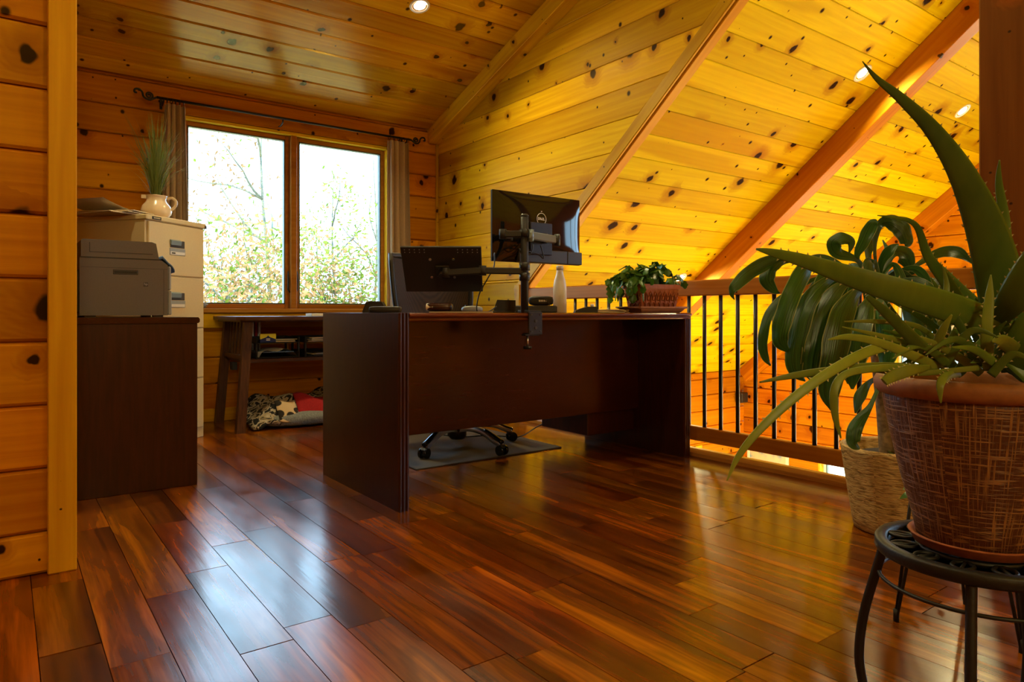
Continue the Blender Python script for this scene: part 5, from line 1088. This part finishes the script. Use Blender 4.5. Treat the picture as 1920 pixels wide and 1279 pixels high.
obj('vine', B().tube(cr([(-.06, .04, .1), (-.09, .055, .06), (-.095, .06, -.02), (-.098, .068, -.08)], 5), .002, 6), 'cactus', sp_)

# ---------------------------------------------------------------- outdoors
GZ = -3.4
o = obj('ground', B().box(-60, 60, YW + 1.5, 120, GZ - .2, GZ), 'ground'); tag(o, 'meadow outside the house', kind='structure')
o = obj('ground', B().box(XG + .8, 80, -60, YW + 1.5, GZ - .2, GZ), 'ground'); tag(o, 'meadow beyond the gable wall', kind='structure')
hb = B().grid(lambda u, v: (-20 + u * 130, 85 + 12 * v, GZ + v * (7.6 + 1.2 * math.sin(u * 9) + .7 * math.sin(u * 23) + .3 * math.sin(u * 61))), 60, 3)
hb.grid(lambda u, v: (-20 + u * 130, 97 + 6 * v, GZ + (1 - v) * (7.6 + 1.2 * math.sin(u * 9) + .7 * math.sin(u * 23) + .3 * math.sin(u * 61))), 60, 3)
tag(obj('hills', hb, 'hill'), 'hazy distant hills on the horizon', kind='structure')
def tree(label, base, h, r0, branches, leaves, spread, lz0, lz1, orange, seed, lean=0., size=.05, up=.9, shrub=False):
    random.seed(seed); t = thing('shrub' if shrub else 'tree', label, 'shrub' if shrub else 'tree', (base[0], base[1], GZ), group='trees outside the window')
    trunk = [Vector((lean * (z / h) ** 1.5 * h + .08 * math.sin(z * 1.1 + seed), .06 * math.cos(z * .9 + seed), z)) for z in [h * i / 10 for i in range(11)]]
    obj('trunk', B().tube(trunk, [r0 * (1 - .085 * i) for i in range(11)], 8), 'bark', t)
    ends = []; bb = B()
    for k in range(branches):
        i = random.randint(3, 9); p = trunk[i].copy(); a = random.uniform(0, 6.28); el = random.uniform(.3, up); L_ = h * random.uniform(.14, .3); pts = [p]
        for j in range(6):
            d_ = Vector((math.cos(a) * math.cos(el), math.sin(a) * math.cos(el), math.sin(el))); p = p + d_ * L_ / 6; pts.append(p.copy()); a += random.uniform(-.4, .4); el += random.uniform(-.2, .3)
            if j > 0: ends.append(p.copy())
            if random.random() < .6:
                a2 = a + random.choice((-1, 1)) * random.uniform(.5, 1.); q = p + Vector((math.cos(a2) * .7, math.sin(a2) * .7, .6)) * L_ * .22; ends.append(q); bb.tube([p, (p + q) / 2 + Vector((0, 0, .02)), q], [r0 * .13, r0 * .1, r0 * .05], 5)
        bb.tube(pts, [r0 * .42 * (1 - j * .13) for j in range(7)], 6)
    obj('branches', bb, 'bark', t)
    for mat, frac in (('leafg', 1 - orange), ('leafo', orange)):
        n_ = int(leaves * frac)
        if not n_: continue
        lb = B()
        for k in range(n_):
            if ends and random.random() < spread[1]:
                c = random.choice(ends) + Vector([random.gauss(0, spread[2]) for _ in range(3)])
            else:
                a = random.uniform(0, 6.28); r_ = spread[0] * math.sqrt(random.random()); c = Vector((r_ * math.cos(a), r_ * math.sin(a), random.uniform(lz0, lz1) - .25 * lz1 * (r_ / spread[0]) ** 2 * random.random()))
            x = Vector([random.gauss(0, 1) for _ in range(3)]).normalized(); y_ = x.orthogonal().normalized(); s_ = size * random.uniform(.6, 1.3)
            o_ = len(lb.v); lb.v += [tuple(c - x * s_), tuple(c + y_ * s_ * .55), tuple(c + x * s_), tuple(c - y_ * s_ * .55)]; lb.face((o_, o_ + 1, o_ + 2, o_ + 3))
        lo = obj('green_leaves' if mat == 'leafg' else 'orange_leaves', lb, mat, t, fix=False); lo['kind'] = 'stuff'
    return t
tree('slender birch-like tree with sparse orange leaves in the left pane', (4.75, 15.5), 9.5, .075, 10, 700, (1.3, .85, .25), 4, 8, .85, 3, -.02, .06, .7)
tree('young tree with green tufted leaves in the right pane', (6.0, 14.6), 7.6, .06, 11, 1700, (.9, .85, .2), 4, 7, .35, 5, -.02, .06, 1.2)
tree('bare forked tree with thin grey branches in the right pane', (7.15, 15.2), 8.4, .06, 8, 60, (.8, .9, .15), 3, 6, .6, 8, .0, .045, 1.3)
tree('broad orange-leaved shrub seen low in the left pane', (3.3, 13.2), 4.8, .07, 12, 4600, (1.7, .3, .35), 3.2, 6.0, .75, 12, 0, .06, .9, True)
tree('orange and green shrub behind the left pane mullion', (4.8, 13.8), 4.8, .07, 12, 4600, (1.5, .3, .35), 3.2, 5.9, .5, 13, 0, .06, .9, True)
tree('leafy green shrub seen low in the right pane', (6.4, 13.4), 4.2, .07, 12, 4400, (1.4, .3, .3), 3.2, 5.6, .4, 14, 0, .06, .9, True)
tree('green shrub at the right edge of the right pane', (8.0, 14.4), 4.0, .07, 10, 3600, (1.4, .3, .3), 3.0, 5.3, .5, 15, 0, .06, .9, True)
